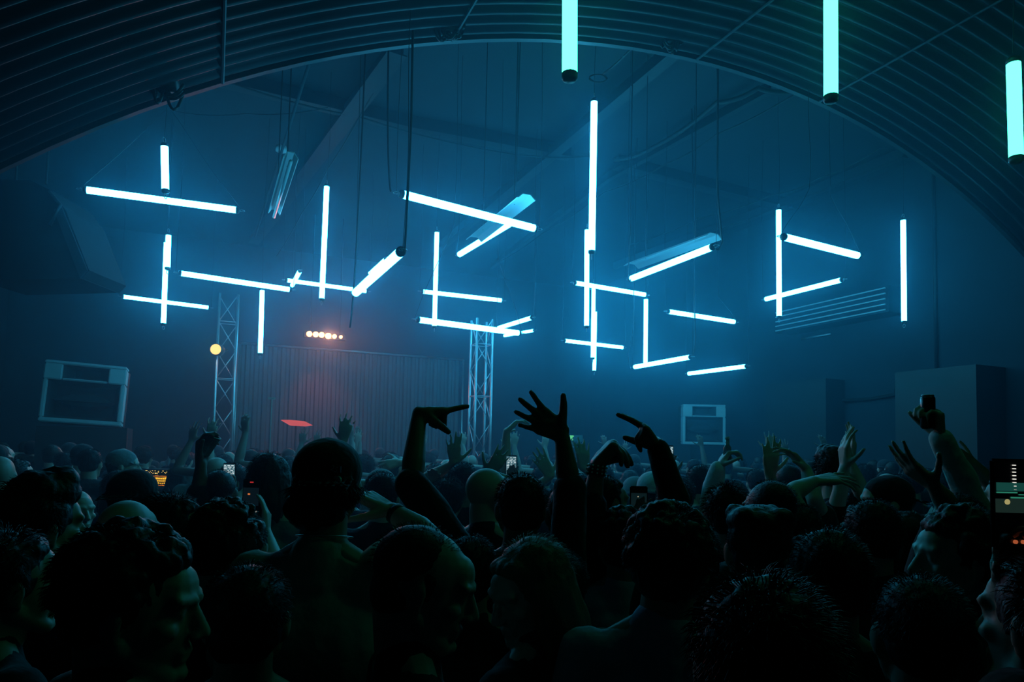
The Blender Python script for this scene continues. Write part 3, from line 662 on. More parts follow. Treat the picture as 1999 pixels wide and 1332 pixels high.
def cap_(M, root, m, back=False, k=1.0, name='cap', brim=True):
    v = Vol(); T = lambda *p: M @ (Vector(p) * k); R3 = M.to_3x3()
    v.ell(T(0, -.016, .048), (.088 * k, .104 * k, .084 * k), R3, 24, 16); v.ell(T(0, -.018, .128), (.008 * k, .008 * k, .006 * k), R3)
    s = -1 if back else 1
    if brim:
        for i in range(9):
            a = (i - 4) / 4; v.cone(T(.070 * a, -.016 + s * .075, .032), .005, T(.062 * a, -.016 + s * (.165 - .03 * a * a), .018 - .010 * a * a), .004, 8)
    else: v.ell(T(0, -.016, .022), (.091 * k, .107 * k, .026 * k), R3, 24, 10)
    return v.build(name, m, root, .006, 1)
PN = 0
def person(label, top, d, yaw=0, hyaw=None, pitch=0, roll=0, skin=0, hairk='short', hcol='black', shirt='black', sleeve='short', arms=None, vox=.008, group=None, cap=None, hk=1.0, scale=None, extra_top=.008, hand_vox=None, lean=0, brow=None, wide=1.0, face_lab=None, lab_shirt=None, hx=0):
    """arms: {'L'/'R': dict(e=(px,py,d), w=(px,py,d), dir=vec, n=vec, curl=.., spread=.., thumb=..)}"""
    global PN; PN += 1
    tp = P(*top, d) if not isinstance(top, Vector) else top
    H = tp.z - extra_top; k = H / 1.75; base = Vector((tp.x, tp.y, 0)); ks = hk
    yaw = R(yaw); hyaw = yaw if hyaw is None else R(hyaw)
    root = empty('person', base, label=label, cat='person', group=group); Rz = Matrix.Rotation(yaw, 3, 'Z')
    hc = Vector((tp.x, tp.y, H - .117 * ks)); M = head_frame(hc, hyaw, R(pitch), R(roll))
    if pitch or roll: M = head_frame(hc - Vector((0, 0, 0)), hyaw, R(pitch), R(roll))
    def B(x, y, z): q = Rz @ Vector((x * k * wide, y * k, 0)); return base + Vector((q.x - hx, q.y, z * k)) 
    shd = -.02; nk = B(0, -.03, 1.472)
    J = {}; ends = {}
    for s, n in ((-1, 'L'), (1, 'R')):
        sh = B(.172 * s, -.02, 1.415); a = (arms or {}).get(n)
        if a and 'w' in a:
            wv = a['w'] if isinstance(a['w'], Vector) else P(*a['w']); 
            if 'e' in a and a['e'] is not None: ev = a['e'] if isinstance(a['e'], Vector) else P(*a['e'])
            else:
                D = wv - sh; L1, L2 = .29 * k, .265 * k; dl = min(D.length, (L1 + L2) * .995); wv = sh + D.normalized() * dl
                x_ = (L1 * L1 - L2 * L2 + dl * dl) / (2 * dl); h_ = math.sqrt(max(0, L1 * L1 - x_ * x_)); pole = Rz @ Vector((s * .8, .3, -.6)) if 'pole' not in a else Vector(a['pole']); pole = (pole - D.normalized() * pole.dot(D.normalized())).normalized(); ev = sh + D.normalized() * x_ + pole * h_
            if sh.z < ev.z: sh = sh + Vector((0, 0, .035)) - (Rz @ Vector((s * .02, 0, 0)))
        else:
            ev = B(.235 * s, -.03, 1.12); wv = B(.22 * s, .12, .92); a = dict(dir=Rz @ Vector((0, .35, -1)), n=Rz @ Vector((-s, .1, 0)), curl=.35)
        J[n] = (sh, ev, wv, a, s)
    v = Vol()
    v.ell(B(0, -.005, .97), (.155 * k, .11 * k, .12 * k), Rz.to_3x3()); v.ell(B(0, 0, 1.12), (.135 * k, .098 * k, .15 * k), Rz); v.ell(B(0, -.005, 1.28), (.16 * k, .112 * k, .16 * k), Rz, 16, 10)
    v.cone(B(-.12, -.02, 1.415), .056 * k, B(.12, -.02, 1.415), .056 * k, 14)
    for s in (-1, 1):
        v.cone(nk + Vector((0, 0, .03)), .045 * k, B(.12 * s, -.02, 1.43), .042 * k)
        v.cone(B(.085 * s, 0, .90), .088 * k, B(.095 * s, .01, .49), .055 * k, 14); v.cone(B(.095 * s, .01, .49), .055 * k, B(.10 * s, -.02, .09), .036 * k, 12); v.ell(B(.095 * s, -.03, .34), (.052 * k, .055 * k, .11 * k), Rz)
        v.cone(B(.10 * s, -.03, .04), .034 * k, B(.115 * s, .15, .028), .024 * k)
    jaw = M @ Vector((0, -.030, -.055)); v.cone(nk - Vector((0, 0, .04)), .062 * k, jaw, .056 * ks, 16); v.cone(nk, .058 * k, M @ Vector((0, .01, -.07)), .046 * ks, 14)
    add_head(v, M, ks)
    for n, (sh, ev, wv, a, s) in J.items():
        v.cone(sh, .052 * k, sh.lerp(ev, .5), .045 * k, 14); v.cone(sh.lerp(ev, .5), .045 * k, ev, .037 * k, 12)
        fm = ev.lerp(wv, .3); v.cone(ev, .036 * k, fm, .041 * k, 12); v.cone(fm, .041 * k, wv, .025 * k, 12)
        ends[n] = hand(v, wv, a.get('dir', wv - ev), a.get('n', (0, 1, 0)), a.get('curl', .2), a.get('spread', 1), a.get('thumb', .3), side=s * a.get('flip', 1), sc=k * a.get('hs', 1.0), fat=a.get('fat', 1.0))
    v.build('body', SKIN[skin], root, vox, 2)
    # shirt
    g = .012 * k; c = Vol()
    c.ell(B(0, -.005, .98), (.165 * k, .125 * k, .12 * k), Rz); c.ell(B(0, 0, 1.12), (.152 * k, .118 * k, .16 * k), Rz); c.ell(B(0, -.01, 1.28), (.176 * k, .13 * k, .165 * k), Rz, 18, 12)
    c.cone(nk - Vector((0, 0, .06)), .080 * k, nk + Vector((0, -.004, .012)), .068 * k, 16)
    c.cone(B(-.12, -.02, 1.41), .056 * k + g, B(.12, -.02, 1.41), .056 * k + g, 14)
    for s in (-1, 1): c.cone(nk + Vector((0, 0, -.005)), .054 * k, B(.125 * s, -.02, 1.415), .052 * k + g * .6)
    for n, (sh, ev, wv, a, s) in J.items():
        sl = a.get('sleeve', sleeve)
        if sl == 'none': c.cone(sh.lerp(B(0, 0, 1.38), .2), .058 * k, sh, .056 * k)
        else:
            e2 = sh.lerp(ev, .62) if sl == 'short' else ev; c.cone(sh, .054 * k + g, e2, (.05 if sl == 'short' else .042) * k + g * 1.2, 14)
            if sl in ('long', 'half') and sl != 'elbow':
                w2 = ev.lerp(wv, .96 if sl == 'long' else .25); c.cone(ev, .042 * k + g * 1.2, w2, (.030 if sl == 'long' else .044) * k + g, 14)
    if shirt: c.build('shirt', CL[shirt] if isinstance(shirt, str) else shirt, root, max(vox, .009), 2, .010 * k, 8)
    t = Vol(); 
    t.ell(B(0, -.005, .93), (.17 * k, .125 * k, .10 * k), Rz)
    for s in (-1, 1): t.cone(B(.088 * s, 0, .90), .098 * k, B(.097 * s, .01, .50), .072 * k, 14); t.cone(B(.097 * s, .01, .50), .072 * k, B(.10 * s, -.02, .10), .062 * k, 14)
    t.build('trousers', M_denim, root, .014, 1)
    f = Vol()
    for s in (-1, 1): f.cone(B(.10 * s, -.05, .05), .048 * k, B(.118 * s, .16, .042), .040 * k, 12)
    f.build('shoes', M_shoe, root, .012, 1)
    if cap and hairk == 'short': hairk = 'under'
    if hairk and hairk != 'bald': hair(hairk, None, M, root, ks, PN, max(.006, vox * .8), hcol)
    if cap: cap_(M, root, CL[cap[0]], cap[1], ks, cap[2] if len(cap) > 2 else 'cap', not (len(cap) > 2 and cap[2] == 'beanie'))
    return root, M, J, ends
def dup(root, loc, rz, label, group):
    r = root.copy(); COL.objects.link(r); r.location = loc; r.rotation_euler = (0, 0, rz); r['label'] = label; r['group'] = group
    for ch in root.children:
        c = ch.copy(); COL.objects.link(c); c.parent = r
        for g in ch.children: q = g.copy(); COL.objects.link(q); q.parent = c
    return r
def phone(label, px, py, d, hpx=None, roll=0, tilt=0, yaw=0, hgt=.15):
    """a phone whose screen faces back toward the camera; returns frame"""
    c = P(px, py, d); root = empty('mobile_phone', c, label=label, cat='phone', group=None); w2, h2 = .037, hgt / 2
    M = Matrix.Translation(c) @ Matrix.Rotation(R(yaw), 4, 'Z') @ Matrix.Rotation(R(tilt), 4, 'X') @ Matrix.Rotation(R(roll), 4, 'Y')
    bm = bmesh.new(); box(bm, (-w2, 0, -h2), (w2, .009, h2), M, .004); mb('case', bm, M_ph, root)
    return root, M, w2, h2
M_ph = mat('phone_body', (.008, .009, .012), .25)
def pscreen(root, M, w2, h2, col, e, rects, name='screen_glow'): return patch(root, M, name, col, e, rects)
# ---------------------------------------------------------------- the named people of the front rows
X, Y_, Z_ = Vector((1, 0, 0)), Vector((0, 1, 0)), Vector((0, 0, 1))
# man with cap
r, M, J, E = person('man in a dark backward cap with round pins, seen from behind, hand at his ear', (643, 866), 1.80, yaw=-5, hyaw=8, skin=1, hairk='shaggy', shirt='olive', sleeve='short', cap=('black', True), vox=.006, extra_top=.0, hk=1.02,
    arms={'R': dict(e=(838, 1052, 1.92), w=(765, 998, 2.0), dir=(-1, .1, .45), n=(-.2, .2, -1), curl=.35, thumb=.5)})
capM = M
def on_cap(px, py): 
    q = capM.to_3x3().inverted() @ (P(px, py, 1.68) - (capM @ Vector((0, -.016, .048)))); z_ = 1 - (q.x / .0895) ** 2 - (q.z / .0855) ** 2
    return P(px, py, 1.68 + .106 * (1 - math.sqrt(max(.05, z_))) - .004)
for nm, px, py, kind in (('smiling_badge', 657, 938, 0), ('lettered_badge', 654, 917, 1), ('square_badge', 637, 936, 2), ('dark_badge', 614, 915, 3)):
    q = on_cap(px, py); bm = bmesh.new()
    if kind == 0:
        tube(bm, [q + Y_ * .012, q], [.0105, .0105], 18); b = mb(nm, bm, mat('badge_teal', (.75, .95, .88), .3), r)
        b['label'] = 'round pale green badge'
        bm = bmesh.new()
        for a in range(12): t = R(200 + 140 * a / 11); box(bm, q + Vector((math.cos(t) * .006 - .0008, -.0012, math.sin(t) * .006 - .0008)), q + Vector((math.cos(t) * .006 + .0008, .001, math.sin(t) * .006 + .0008)))
        for sx in (-1, 1): tube(bm, [q + Vector((.0035 * sx, .001, .0025)), q + Vector((.0035 * sx, -.0012, .0025))], .0012, 6)
        mb('badge_mark', bm, M_black, b)
    elif kind == 1:
        box(bm, q + Vector((-.013, 0, -.008)), q + Vector((.013, .012, .008))); b = mb(nm, bm, M_black, r); b['label'] = 'black badge reading 25.'
        cu = bpy.data.curves.new('badge_text', 'FONT'); cu.body = '25.'; cu.size = .019; cu.extrude = .0006; cu.align_x = 'CENTER'; cu.align_y = 'CENTER'
        o = bpy.data.objects.new('badge_text', cu); COL.objects.link(o); cu.materials.append(mat('badge_white', (.75, .78, .78), .4))
        bpy.context.view_layer.update(); me = bpy.data.meshes.new_from_object(o); bpy.data.objects.remove(o)
        me.transform(Matrix.Translation(q - Vector((0, .001, 0))) @ Matrix.Rotation(R(22), 4, 'Y') @ Matrix.Rotation(R(90), 4, 'X')); link('badge_text', me, None, b, False)
    else:
        box(bm, q + Vector((-.010, 0, -.010)), q + Vector((.010, .012, .010)), None, .002); mb(nm, bm, mat('badge_dark%d' % kind, (.06, .065, .065) if kind == 2 else (.03, .025, .035), .35), r)
bm = bmesh.new(); nb = M @ Vector((0, -.03, -.12)); tube(bm, [nb + Vector((.072 * math.cos(t), .066 * math.sin(t), -.012 * math.sin(t))) for t in [2 * math.pi * i / 28 for i in range(29)]], .0018, 5); mb('neck_chain', bm, M_alu, r, True)
wv = J['R'][2]; dv = (J['R'][2] - J['R'][1]).normalized(); bm = bmesh.new(); tube(bm, [wv - dv * .028, wv - dv * .010], .031, 16); mb('wrist_band', bm, M_black, r, True)
# man with both arms raised
r, M, J, E = person('man with both arms raised, left hand bent over, right hand spread open', (1017, 924), 2.30, yaw=0, hyaw=5, skin=2, hairk='short', shirt='black', sleeve='elbow', vox=.006, wide=1.05,
    arms={'L': dict(e=(803, 945, 2.30), w=(818, 806, 2.42), dir=(.86, .42, .05), n=(.1, .1, -1), curl=[(-.24, 0, 0), (1.25, .9, .5), (1.3, 1, .5), (1.3, 1, .6)], spread=.3, thumb=1, hs=.98, fat=1.35),
          'R': dict(e=(1112, 955, 2.35), w=(1097, 846, 2.38), dir=(-.84, .1, .50), n=(0, -1, .1), curl=[.04, .02, .03, .10], spread=1.8, thumb=0, hs=.98, fat=1.35)})
# man with the glowing bracelet
r, M, J, E = person('man in black with a pearly bracelet and fist raised, beside the spread hand', (1108, 941), 2.58, yaw=4, skin=2, hairk='crop', shirt='black', sleeve='half', vox=.006,
    arms={'R': dict(e=(1152, 1010, 2.50), w=(1166, 905, 2.52), dir=(.66, .1, .72), n=(.72, .1, -.66), curl=[(1.05, .15, .1), (1.1, .2, .1), (1.2, .25, .1), (1.3, .3, .1)], spread=.2, thumb=1, hs=1.05, fat=1.5)})
wv = J['R'][2]; dv = (J['R'][2] - J['R'][1]).normalized(); x, y = frame_of(dv); bm = bmesh.new(); tube(bm, [wv - dv * .045, wv - dv * .005], .034, 16); br = mb('bracelet', bm, M_black, r, True)
bm = bmesh.new()
for i in range(36):
    t = 2 * math.pi * i / 12; q = wv - dv * (.012 + .013 * (i // 12)) + (x * math.cos(t) + y * math.sin(t)) * .036; bmesh.ops.create_icosphere(bm, subdivisions=1, radius=.0042, matrix=Matrix.Translation(q))
mb('bracelet_beads', bm, mat('pearl', (.55, .75, .65), .15), br, True)
person('dark-haired man in profile facing right, between the fist and the pointing hand', (1184, 928), 2.95, yaw=-60, skin=1, hairk='short', shirt='navy')
# pointing hand, owner hidden by the curly head
person('person whose sleeved arm points two fingers left, head hidden behind curly hair', (1345, 1018), 2.15, yaw=10, skin=2, hairk='short', shirt='black', vox=.006,
    arms={'L': dict(e=(1316, 975, 2.25), w=(1284, 876, 2.30), dir=(-.58, .1, .80), n=(-.8, .1, -.6), curl=[(.22, .05, 0), (.30, .05, 0), (1.5, .5, .3), (1.6, .6, .3)], spread=.2, thumb=1, hs=1.02, fat=1.3, sleeve='long')})
# curly man in pale blue shirt
person('curly-haired person in a pale blue shirt, large at the lower centre right', (1308, 987), 1.60, yaw=-12, hyaw=-20, skin=1, hairk='curly', hcol='brown', shirt='blue', sleeve='short', vox=.006, hk=1.05, hx=.02, extra_top=.02)
# profile man at the centre bottom
person('short-haired man with lit forehead turned right and looking down, bottom centre', (830, 1030), 1.38, yaw=-70, hyaw=-88, pitch=-16, skin=0, hairk='crop', shirt='black', vox=.005, extra_top=.004)
person('long fair-haired woman looking down to the left, bottom centre', (1035, 1058), 1.72, yaw=60, hyaw=125, pitch=-18, skin=0, hairk='long', hcol='fair', shirt='charcoal', vox=.006, extra_top=.01)
person('person in a pale ribbed top, shoulder showing right of the fair-haired woman', (1085, 1072), 2.10, yaw=20, skin=0, hairk='short', hcol='brown', shirt='grey', vox=.007)
# left group
person('person with thick curly black hair, face in profile to the right, bottom left', (272, 1030), 1.22, yaw=-35, hyaw=-82, pitch=-6, skin=0, hairk='curly', shirt='black', vox=.005, hk=1.06, extra_top=.022)
person('tall-haired man in a dark shirt near the left edge, over the crowd', (88, 912), 1.88, yaw=-20, hyaw=-35, skin=1, hairk='tall', shirt='navy', vox=.006, extra_top=.055)
person('person cut by the left edge, dark hair and lit cheek', (22, 1038), 1.55, yaw=-40, skin=1, hairk='messy', shirt='black', vox=.006)
person('person in a dark cap in front of the lit yellow mixer', (266, 918), 2.75, yaw=-5, skin=1, hairk='short', shirt='black', cap=('black', True))
person('bald man with a lit crown below the dark cap, at the left', (254, 976), 2.15, yaw=0, hyaw=-8, skin=1, hairk='bald', shirt='black', vox=.006, extra_top=0)
person('spiky-haired person in profile to the right, left of the raised cup arm', (345, 962), 2.40, yaw=-55, hyaw=-75, skin=1, hairk='messy', shirt='black', vox=.006, extra_top=.02)
person('person with wavy dark hair seen from behind, below the filming phone', (450, 982), 1.92, yaw=-5, skin=0, hairk='curly', hcol='brown', shirt='navy', vox=.006, extra_top=.015)
person('short dark-haired person at the lower left before the olive shirt', (487, 1098), 1.42, yaw=15, skin=1, hairk='short', shirt='black', vox=.006)
r, M, J, E = person('person in a dark hooded jacket holding up a clear cup, left of the truss', (432, 916), 3.30, yaw=5, skin=2, hairk='crop', shirt='black', sleeve='long',
    arms={'L': dict(e=(386, 985, 3.20), w=(393, 905, 3.20), dir=(.05, .1, 1), n=(1, -.3, 0), curl=[.5, .5, .55, .6], spread=.4, thumb=.6, sleeve='half', fat=1.1, hs=1.1)})
q = J['L'][2] + Vector((.028, -.0, .085)); cup = empty('plastic_cup', q, label='clear plastic cup held up by the hooded person at the left', cat='cup'); Mx = Matrix.Translation(q) @ Matrix.Rotation(R(25), 4, 'Y')
M_clear = mat('clear_plastic', (.5, .55, .58), .15); M_clear.node_tree.nodes['Principled BSDF'].inputs['Transmission Weight'].default_value = .7
bm = bmesh.new(); tube(bm, [Mx @ Vector((0, 0, -.05)), Mx @ Vector((0, 0, .05))], [.026, .037], 20, False); mb('cup_wall', bm, M_clear, cup, True)
bm = bmesh.new(); tube(bm, [Mx @ Vector((.037 * math.cos(t), .037 * math.sin(t), .05)) for t in [2 * math.pi * i / 24 for i in range(25)]], .0022, 6); mb('rim', bm, M_refl, cup, True)
bm = bmesh.new(); tube(bm, [Mx @ Vector((0, 0, -.05)), Mx @ Vector((0, 0, -.047))], .026, 18); mb('cup_base', bm, M_clear, cup, True)
person('long-haired person behind the filming phone, left of the cap', (531, 884), 3.15, yaw=0, skin=0, hairk='bob', hcol='brown', shirt='grey', extra_top=.015)
r, M, J, E = person('person filming with a phone, hidden behind the wavy-haired head', (480, 1004), 2.60, yaw=5, skin=0, hairk='short', shirt='white',
    arms={'R': dict(e=(540, 1110, 2.75), w=(520, 1040, 2.90), dir=(-.12, .1, 1), n=(-1, 0, 0), curl=[.12, .14, .2, .3], spread=.3, thumb=.5, hs=1.05)})
rp, Mp, w2, h2 = phone('phone filming the red stage lamps, held up left of the cap', 490, 970, 2.90)
pscreen(rp, Mp, w2, h2, (.002, .006, .009), 1, [(-w2 * .88, -h2 * .5, w2 * .88, h2 * .5)], 'screen_image'); pscreen(rp, Mp, w2, h2, (1, .05, .05), .5, [(-.006, h2 * .78, .008, h2 * .84)], 'red_dot')
pscreen(rp, Mp, w2, h2, (1, .25, .06), .9, [(-.013, .008, -.003, .014)], 'red_lamp_image'); pscreen(rp, Mp, w2, h2, (1, .9, .8), .9, [(.022, -h2 * .86, .027, -h2 * .78)], 'white_dot')
# far left cap man and pale-lit man
person('man in a pale peaked cap facing right, beyond the dark stack at the left', (243, 881), 5.0, yaw=-70, skin=0, hairk='short', shirt='grey', cap=('grey', False), extra_top=.0)
person('bald man with a starkly lit face turned right, behind the tall-haired man', (152, 957), 3.6, yaw=-75, hyaw=-120, skin=0, hairk='bald', shirt='grey', extra_top=0, vox=.007)
# centre
r, M, J, E = person('bald man in glasses with a lit crown, left of the man with raised arms', (955, 914), 2.95, yaw=-25, hyaw=-55, skin=0, hairk='bald', shirt='navy', sleeve='long', extra_top=0, vox=.006)
bm = bmesh.new(); T = lambda *p: M @ Vector(p)
for s in (-1, 1):
    tube(bm, [T(.032 * s + .020 * math.cos(t), .098, .012 + .015 * math.sin(t)) for t in [2 * math.pi * i / 16 for i in range(17)]], .0018, 5); tube(bm, [T(.052 * s, .096, .016), T(.078 * s, .04, .016), T(.080 * s, -.01, .012)], .0018, 5)
tube(bm, [T(-.012, .1, .014), T(.012, .1, .014)], .0018, 5); mb('glasses', bm, M_black, r, True)
person('dark-haired person with raised hands beyond the bald man in glasses', (905, 903), 3.9, yaw=0, skin=1, hairk='short', shirt='black', arms={'L': dict(w=(888, 905, 3.95), dir=(-.1, .1, 1), n=(0, 1, 0), curl=.1), 'R': dict(w=(955, 925, 3.8), dir=(.5, .1, .8), n=(0, 1, 0), curl=.15)})
person('person with one long bare arm stretched up, hand drooping, over the bald man', (975, 925), 4.5, yaw=0, skin=0, hairk='short', shirt='grey', arms={'R': dict(e=(986, 915, 4.45), w=(989, 842, 4.4), dir=(.55, .2, .5), n=(.6, 0, -1), curl=[.5, .45, .4, .4], spread=.6, thumb=.2, hs=1.1, sleeve='none')})
person('person in a pale cap left of the bent arm, an arm held out level behind', (746, 920), 4.0, yaw=-10, skin=0, hairk='short', hcol='grey', shirt='charcoal', cap=('grey', True), extra_top=0)
person('person reaching a bare forearm out level to the left, behind the bent arm', (850, 905), 5.0, yaw=0, skin=0, hairk='short', shirt='navy', arms={'L': dict(e=(822, 912, 4.9), w=(780, 903, 4.85), dir=(-1, 0, -.25), n=(0, 1, -.3), curl=.2)})
person('dark-haired person behind the short-haired man, low centre', (918, 1044), 2.05, yaw=0, skin=1, hairk='short', shirt='black')
# centre right
person('person in a pale striped beanie right of the profile man', (1272, 925), 3.9, yaw=20, skin=0, hairk='short', shirt='charcoal', cap=('white', False, 'beanie'), extra_top=0)
person('person in a grey beanie, small, left of the striped beanie', (1240, 934), 4.6, yaw=-10, skin=1, hairk='short', shirt='grey', cap=('grey', False, 'beanie'), extra_top=0)
rp, Mp, w2, h2 = phone('dim phone with a dark screen, raised just above the curly hair', 1247, 985, 2.85)
pscreen(rp, Mp, w2, h2, (.003, .010, .012), 1, [(-w2 * .88, -h2 * .35, w2 * .88, h2 * .62)], 'screen_image'); pscreen(rp, Mp, w2, h2, (1, .8, .5), .8, [(-.006, .030, -.002, .034), (.003, -h2 * .85, .009, -h2 * .8)], 'light_dot')
person('person with wavy hair holding the dim phone, left of the curly head', (1215, 1000), 2.45, yaw=-5, skin=1, hairk='curly', hcol='brown', shirt='blue', arms={'R': dict(e=(1262, 1110, 2.7), w=(1250, 1040, 2.84), dir=(-.05, .05, 1), n=(0, -1, 0), curl=[.3, .3, .3, .4], thumb=.6)})
person('person raising both pale hands near a small red light', (1135, 925), 4.4, yaw=0, skin=0, hairk='short', shirt='grey', arms={'R': dict(w=(1140, 915, 4.2), dir=(-.1, 0, 1), n=(0, 1, 0), curl=.15, hs=1.1), 'L': dict(w=(1075, 930, 4.3), dir=(-.5, 0, .8), n=(0, 1, 0), curl=.1, hs=1.1)})
r, M, J, E = person('person in a white shirt raising a bottle, below the right loudspeaker', (1425, 938), 3.9, yaw=10, skin=0, hairk='short', shirt='white', sleeve='long', arms={'L': dict(e=(1392, 950, 3.85), w=(1402, 912, 3.8), dir=(.6, .1, .8), n=(1, 0, -.5), curl=[.6, .6, .6, .7], hs=1.1)})
q = J['L'][2] + Vector((.05, 0, .08)); bt = empty('small_bottle', q, label='small clear bottle raised by the person in the white shirt', cat='bottle')
bm = bmesh.new(); tube(bm, [q + Z_ * -.06, q + Z_ * .03, q + Z_ * .045, q + Z_ * .075], [.022, .022, .012, .011], 16); mb('bottle_glass', bm, M_clear, bt, True)
bm = bmesh.new(); tube(bm, [q + Z_ * .076, q + Z_ * .088], .013, 12); mb('bottle_cap', bm, M_refl, bt, True)
person('dark round-headed person right of the white-shirted one, pale hood edge', (1500, 935), 2.35, yaw=10, skin=2, hairk='crop', shirt='charcoal', vox=.007)
person('bushy-haired person left of the round dark head, at the centre right', (1415, 945), 2.75, yaw=0, skin=0, hairk='messy', shirt='navy', extra_top=.02)
person('flat-topped dark-haired man with one ear showing, centre right', (1478, 986), 1.85, yaw=-8, skin=1, hairk='flat', shirt='black', vox=.006, extra_top=.012)
person('dark-haired person with a softly lit crown, lower right of the flat-topped man', (1607, 1031), 1.62, yaw=5, skin=1, hairk='short', hcol='brown', shirt='black', vox=.006, hk=1.04)
person('huge black out-of-light head at the bottom edge, right of centre', (1480, 1112), .98, yaw=0, skin=1, hairk='messy', shirt='charcoal', vox=.006, extra_top=.02, hk=1.05)
person('man with a dark rounded head and bare neck, right of centre', (1695, 975), 2.25, yaw=0, skin=1, hairk='short', shirt='black', vox=.006)
person('person with textured loose hair just right of the bare-necked man', (1762, 1000), 2.75, yaw=0, skin=0, hairk='long', hcol='brown', shirt='sand', extra_top=.01)
person('man in a dark peaked cap facing left with a lit cheek', (1728, 934), 3.0, yaw=70, hyaw=85, skin=0, hairk='short', shirt='black', cap=('black', True), extra_top=0)
person('bearded wavy-haired man in profile facing left, at the right', (1866, 996), 1.78, yaw=50, hyaw=88, skin=0, hairk='curly', hcol='brown', shirt='black', vox=.006, extra_top=.015)
person('dark tall-haired person standing over the crowd before the far cabinet', (1622, 868), 3.7, yaw=0, skin=1, hairk='tall', shirt='black', extra_top=.05)
# white sleeve arm
r, M, J, E = person('person in a pale jacket stretching an arm high with a dark can, right side', (1968, 925), 3.10, yaw=15, skin=1, hairk='short', shirt='sand', sleeve='long', vox=.007,
    arms={'L': dict(e=(1880, 935, 2.95), w=(1833, 852, 2.85), dir=(-.14, .0, 1), n=(-1, .1, 0), curl=[.72, .72, .75, .8], spread=.5, thumb=.8, hs=1.12)})
q = J['L'][2] + Vector((-.045, 0, .10)); cn = empty('drink_can', q, label='dark drink can gripped in the high raised hand at the right', cat='can')
bm = bmesh.new(); tube(bm, [q - Z_ * .07, q - Z_ * .062, q + Z_ * .058, q + Z_ * .068], [.022, .028, .028, .023], 18); mb('can_body', bm, M_ph, cn, True)
bm = bmesh.new(); tube(bm, [q + Z_ * .068, q + Z_ * .072], [.023, .024], 18); mb('can_rim', bm, M_alu, cn, True)
wv = J['L'][2]; dv = (J['L'][2] - J['L'][1]).normalized(); bm = bmesh.new(); tube(bm, [wv - dv * .03, wv - dv * .012], .034, 16); mb('watch', bm, M_black, r, True)
person('person whose bare forearm leans right behind the pale sleeve', (1945, 955), 3.6, yaw=0, skin=2, hairk='short', shirt='black', arms={'L': dict(e=(1935, 945, 3.5), w=(1900, 905, 3.5), dir=(-1, 0, .5), n=(0, 1, -.2), curl=.3)})
# phone at the right edge
rp, Mp, w2, h2 = phone('large near phone at the right edge showing green stage light', 1980, 985, 1.15, hgt=.152)
pscreen(rp, Mp, w2, h2, (.006, .05, .042), 1, [(-w2 * .8, .022, w2 * .8, .036)], 'teal_image')
pscreen(rp, Mp, w2, h2, (.02, .17, .11), 1, [(-w2 * .8, .0185, w2 * .1, .0205), (-.006, .010, w2 * .85, .0125), (w2 * .2, .0155, w2 * .85, .017)], 'green_image')
pscreen(rp, Mp, w2, h2, (.008, .018, .015), 1, [(-w2 * .85, -.014, w2 * .85, .009)], 'dim_image')
bm = bmesh.new(); tube(bm, [Mp @ Vector((-.014, -.001, .004)), Mp @ Vector((-.014, -.004, .004))], .0045, 14); mb('warm_image', bm, emit('warm_blur', (.35, .3, .12), 1, False), rp)
pscreen(rp, Mp, w2, h2, (1, .95, .85), .9, [(-.0022, .024 + .0058 * i, .0022, .0255 + .0058 * i) for i in range(8)], 'white_row')
for x_ in (-.001, .012):
    bm = bmesh.new(); tube(bm, [Mp @ Vector((x_, -.001, -.062)), Mp @ Vector((x_, -.004, -.062))], .0034, 12); mb('orange_dot', bm, emit('orange_dot', (1, .22, .08), .35, False), rp)
person('person at the right edge holding up the near phone, mostly out of view', (2050, 1075), 1.10, yaw=20, skin=1, hairk='messy', shirt='black', vox=.007,
    arms={'L': dict(e=(2010, 1330, 1.10), w=(1988, 1190, 1.17), dir=(-.05, .05, 1), n=(.0, -1, 0), curl=[.3, .3, .3, .4], thumb=.6, hs=.9)})
person('broad dark-jacketed person low at the right, below the bearded man', (1790, 1120), 1.35, yaw=-10, skin=1, hairk='short', shirt='charcoal', vox=.007)
# hands over the right part of the crowd
person('person raising one open pale hand left of the tall-haired person', (1560, 940), 3.3, yaw=0, skin=0, hairk='short', shirt='charcoal', arms={'L': dict(e=(1512, 985, 3.3), w=(1503, 925, 3.3), dir=(.05, 0, 1), n=(0, 1, 0), curl=.05), 'R': dict(e=(1590, 975, 3.1), w=(1573, 915, 3.2), dir=(-.7, .1, .7), n=(-.3, 0, -1), curl=[.2, .2, .25, .3], spread=1.6)})
person('person stretching a hand right with fingers apart, black wristband', (1560, 985), 2.55, yaw=-20, skin=0, hairk='short', shirt='black', arms={'R': dict(e=(1540, 965, 2.6), w=(1590, 940, 2.75), dir=(1, .1, .1), n=(0, .3, -1), curl=[.02, .08, .12, .2], spread=2.2, hs=1.1)})
person('person holding two pale hands together above the crowd, right of the tall hair', (1668, 948), 3.4, yaw=0, skin=0, hairk='short', shirt='black', arms={'L': dict(e=(1640, 960, 3.3), w=(1649, 912, 3.3), dir=(0, 0, 1), n=(1, 0, 0), curl=.15, hs=1.1), 'R': dict(e=(1680, 960, 3.3), w=(1660, 905, 3.35), dir=(.05, 0, 1), n=(-1, .2, 0), curl=.08, hs=1.1)})
person('person raising a spread hand to the left, before the tall black cabinet', (1860, 965), 2.6, yaw=10, skin=1, hairk='short', shirt='charcoal', arms={'L': dict(e=(1850, 985, 2.55), w=(1822, 948, 2.5), dir=(-.68, .1, .62), n=(.5, .2, .8), curl=[.1, .05, .05, .1], spread=.9, thumb=.3, hs=1.15)})
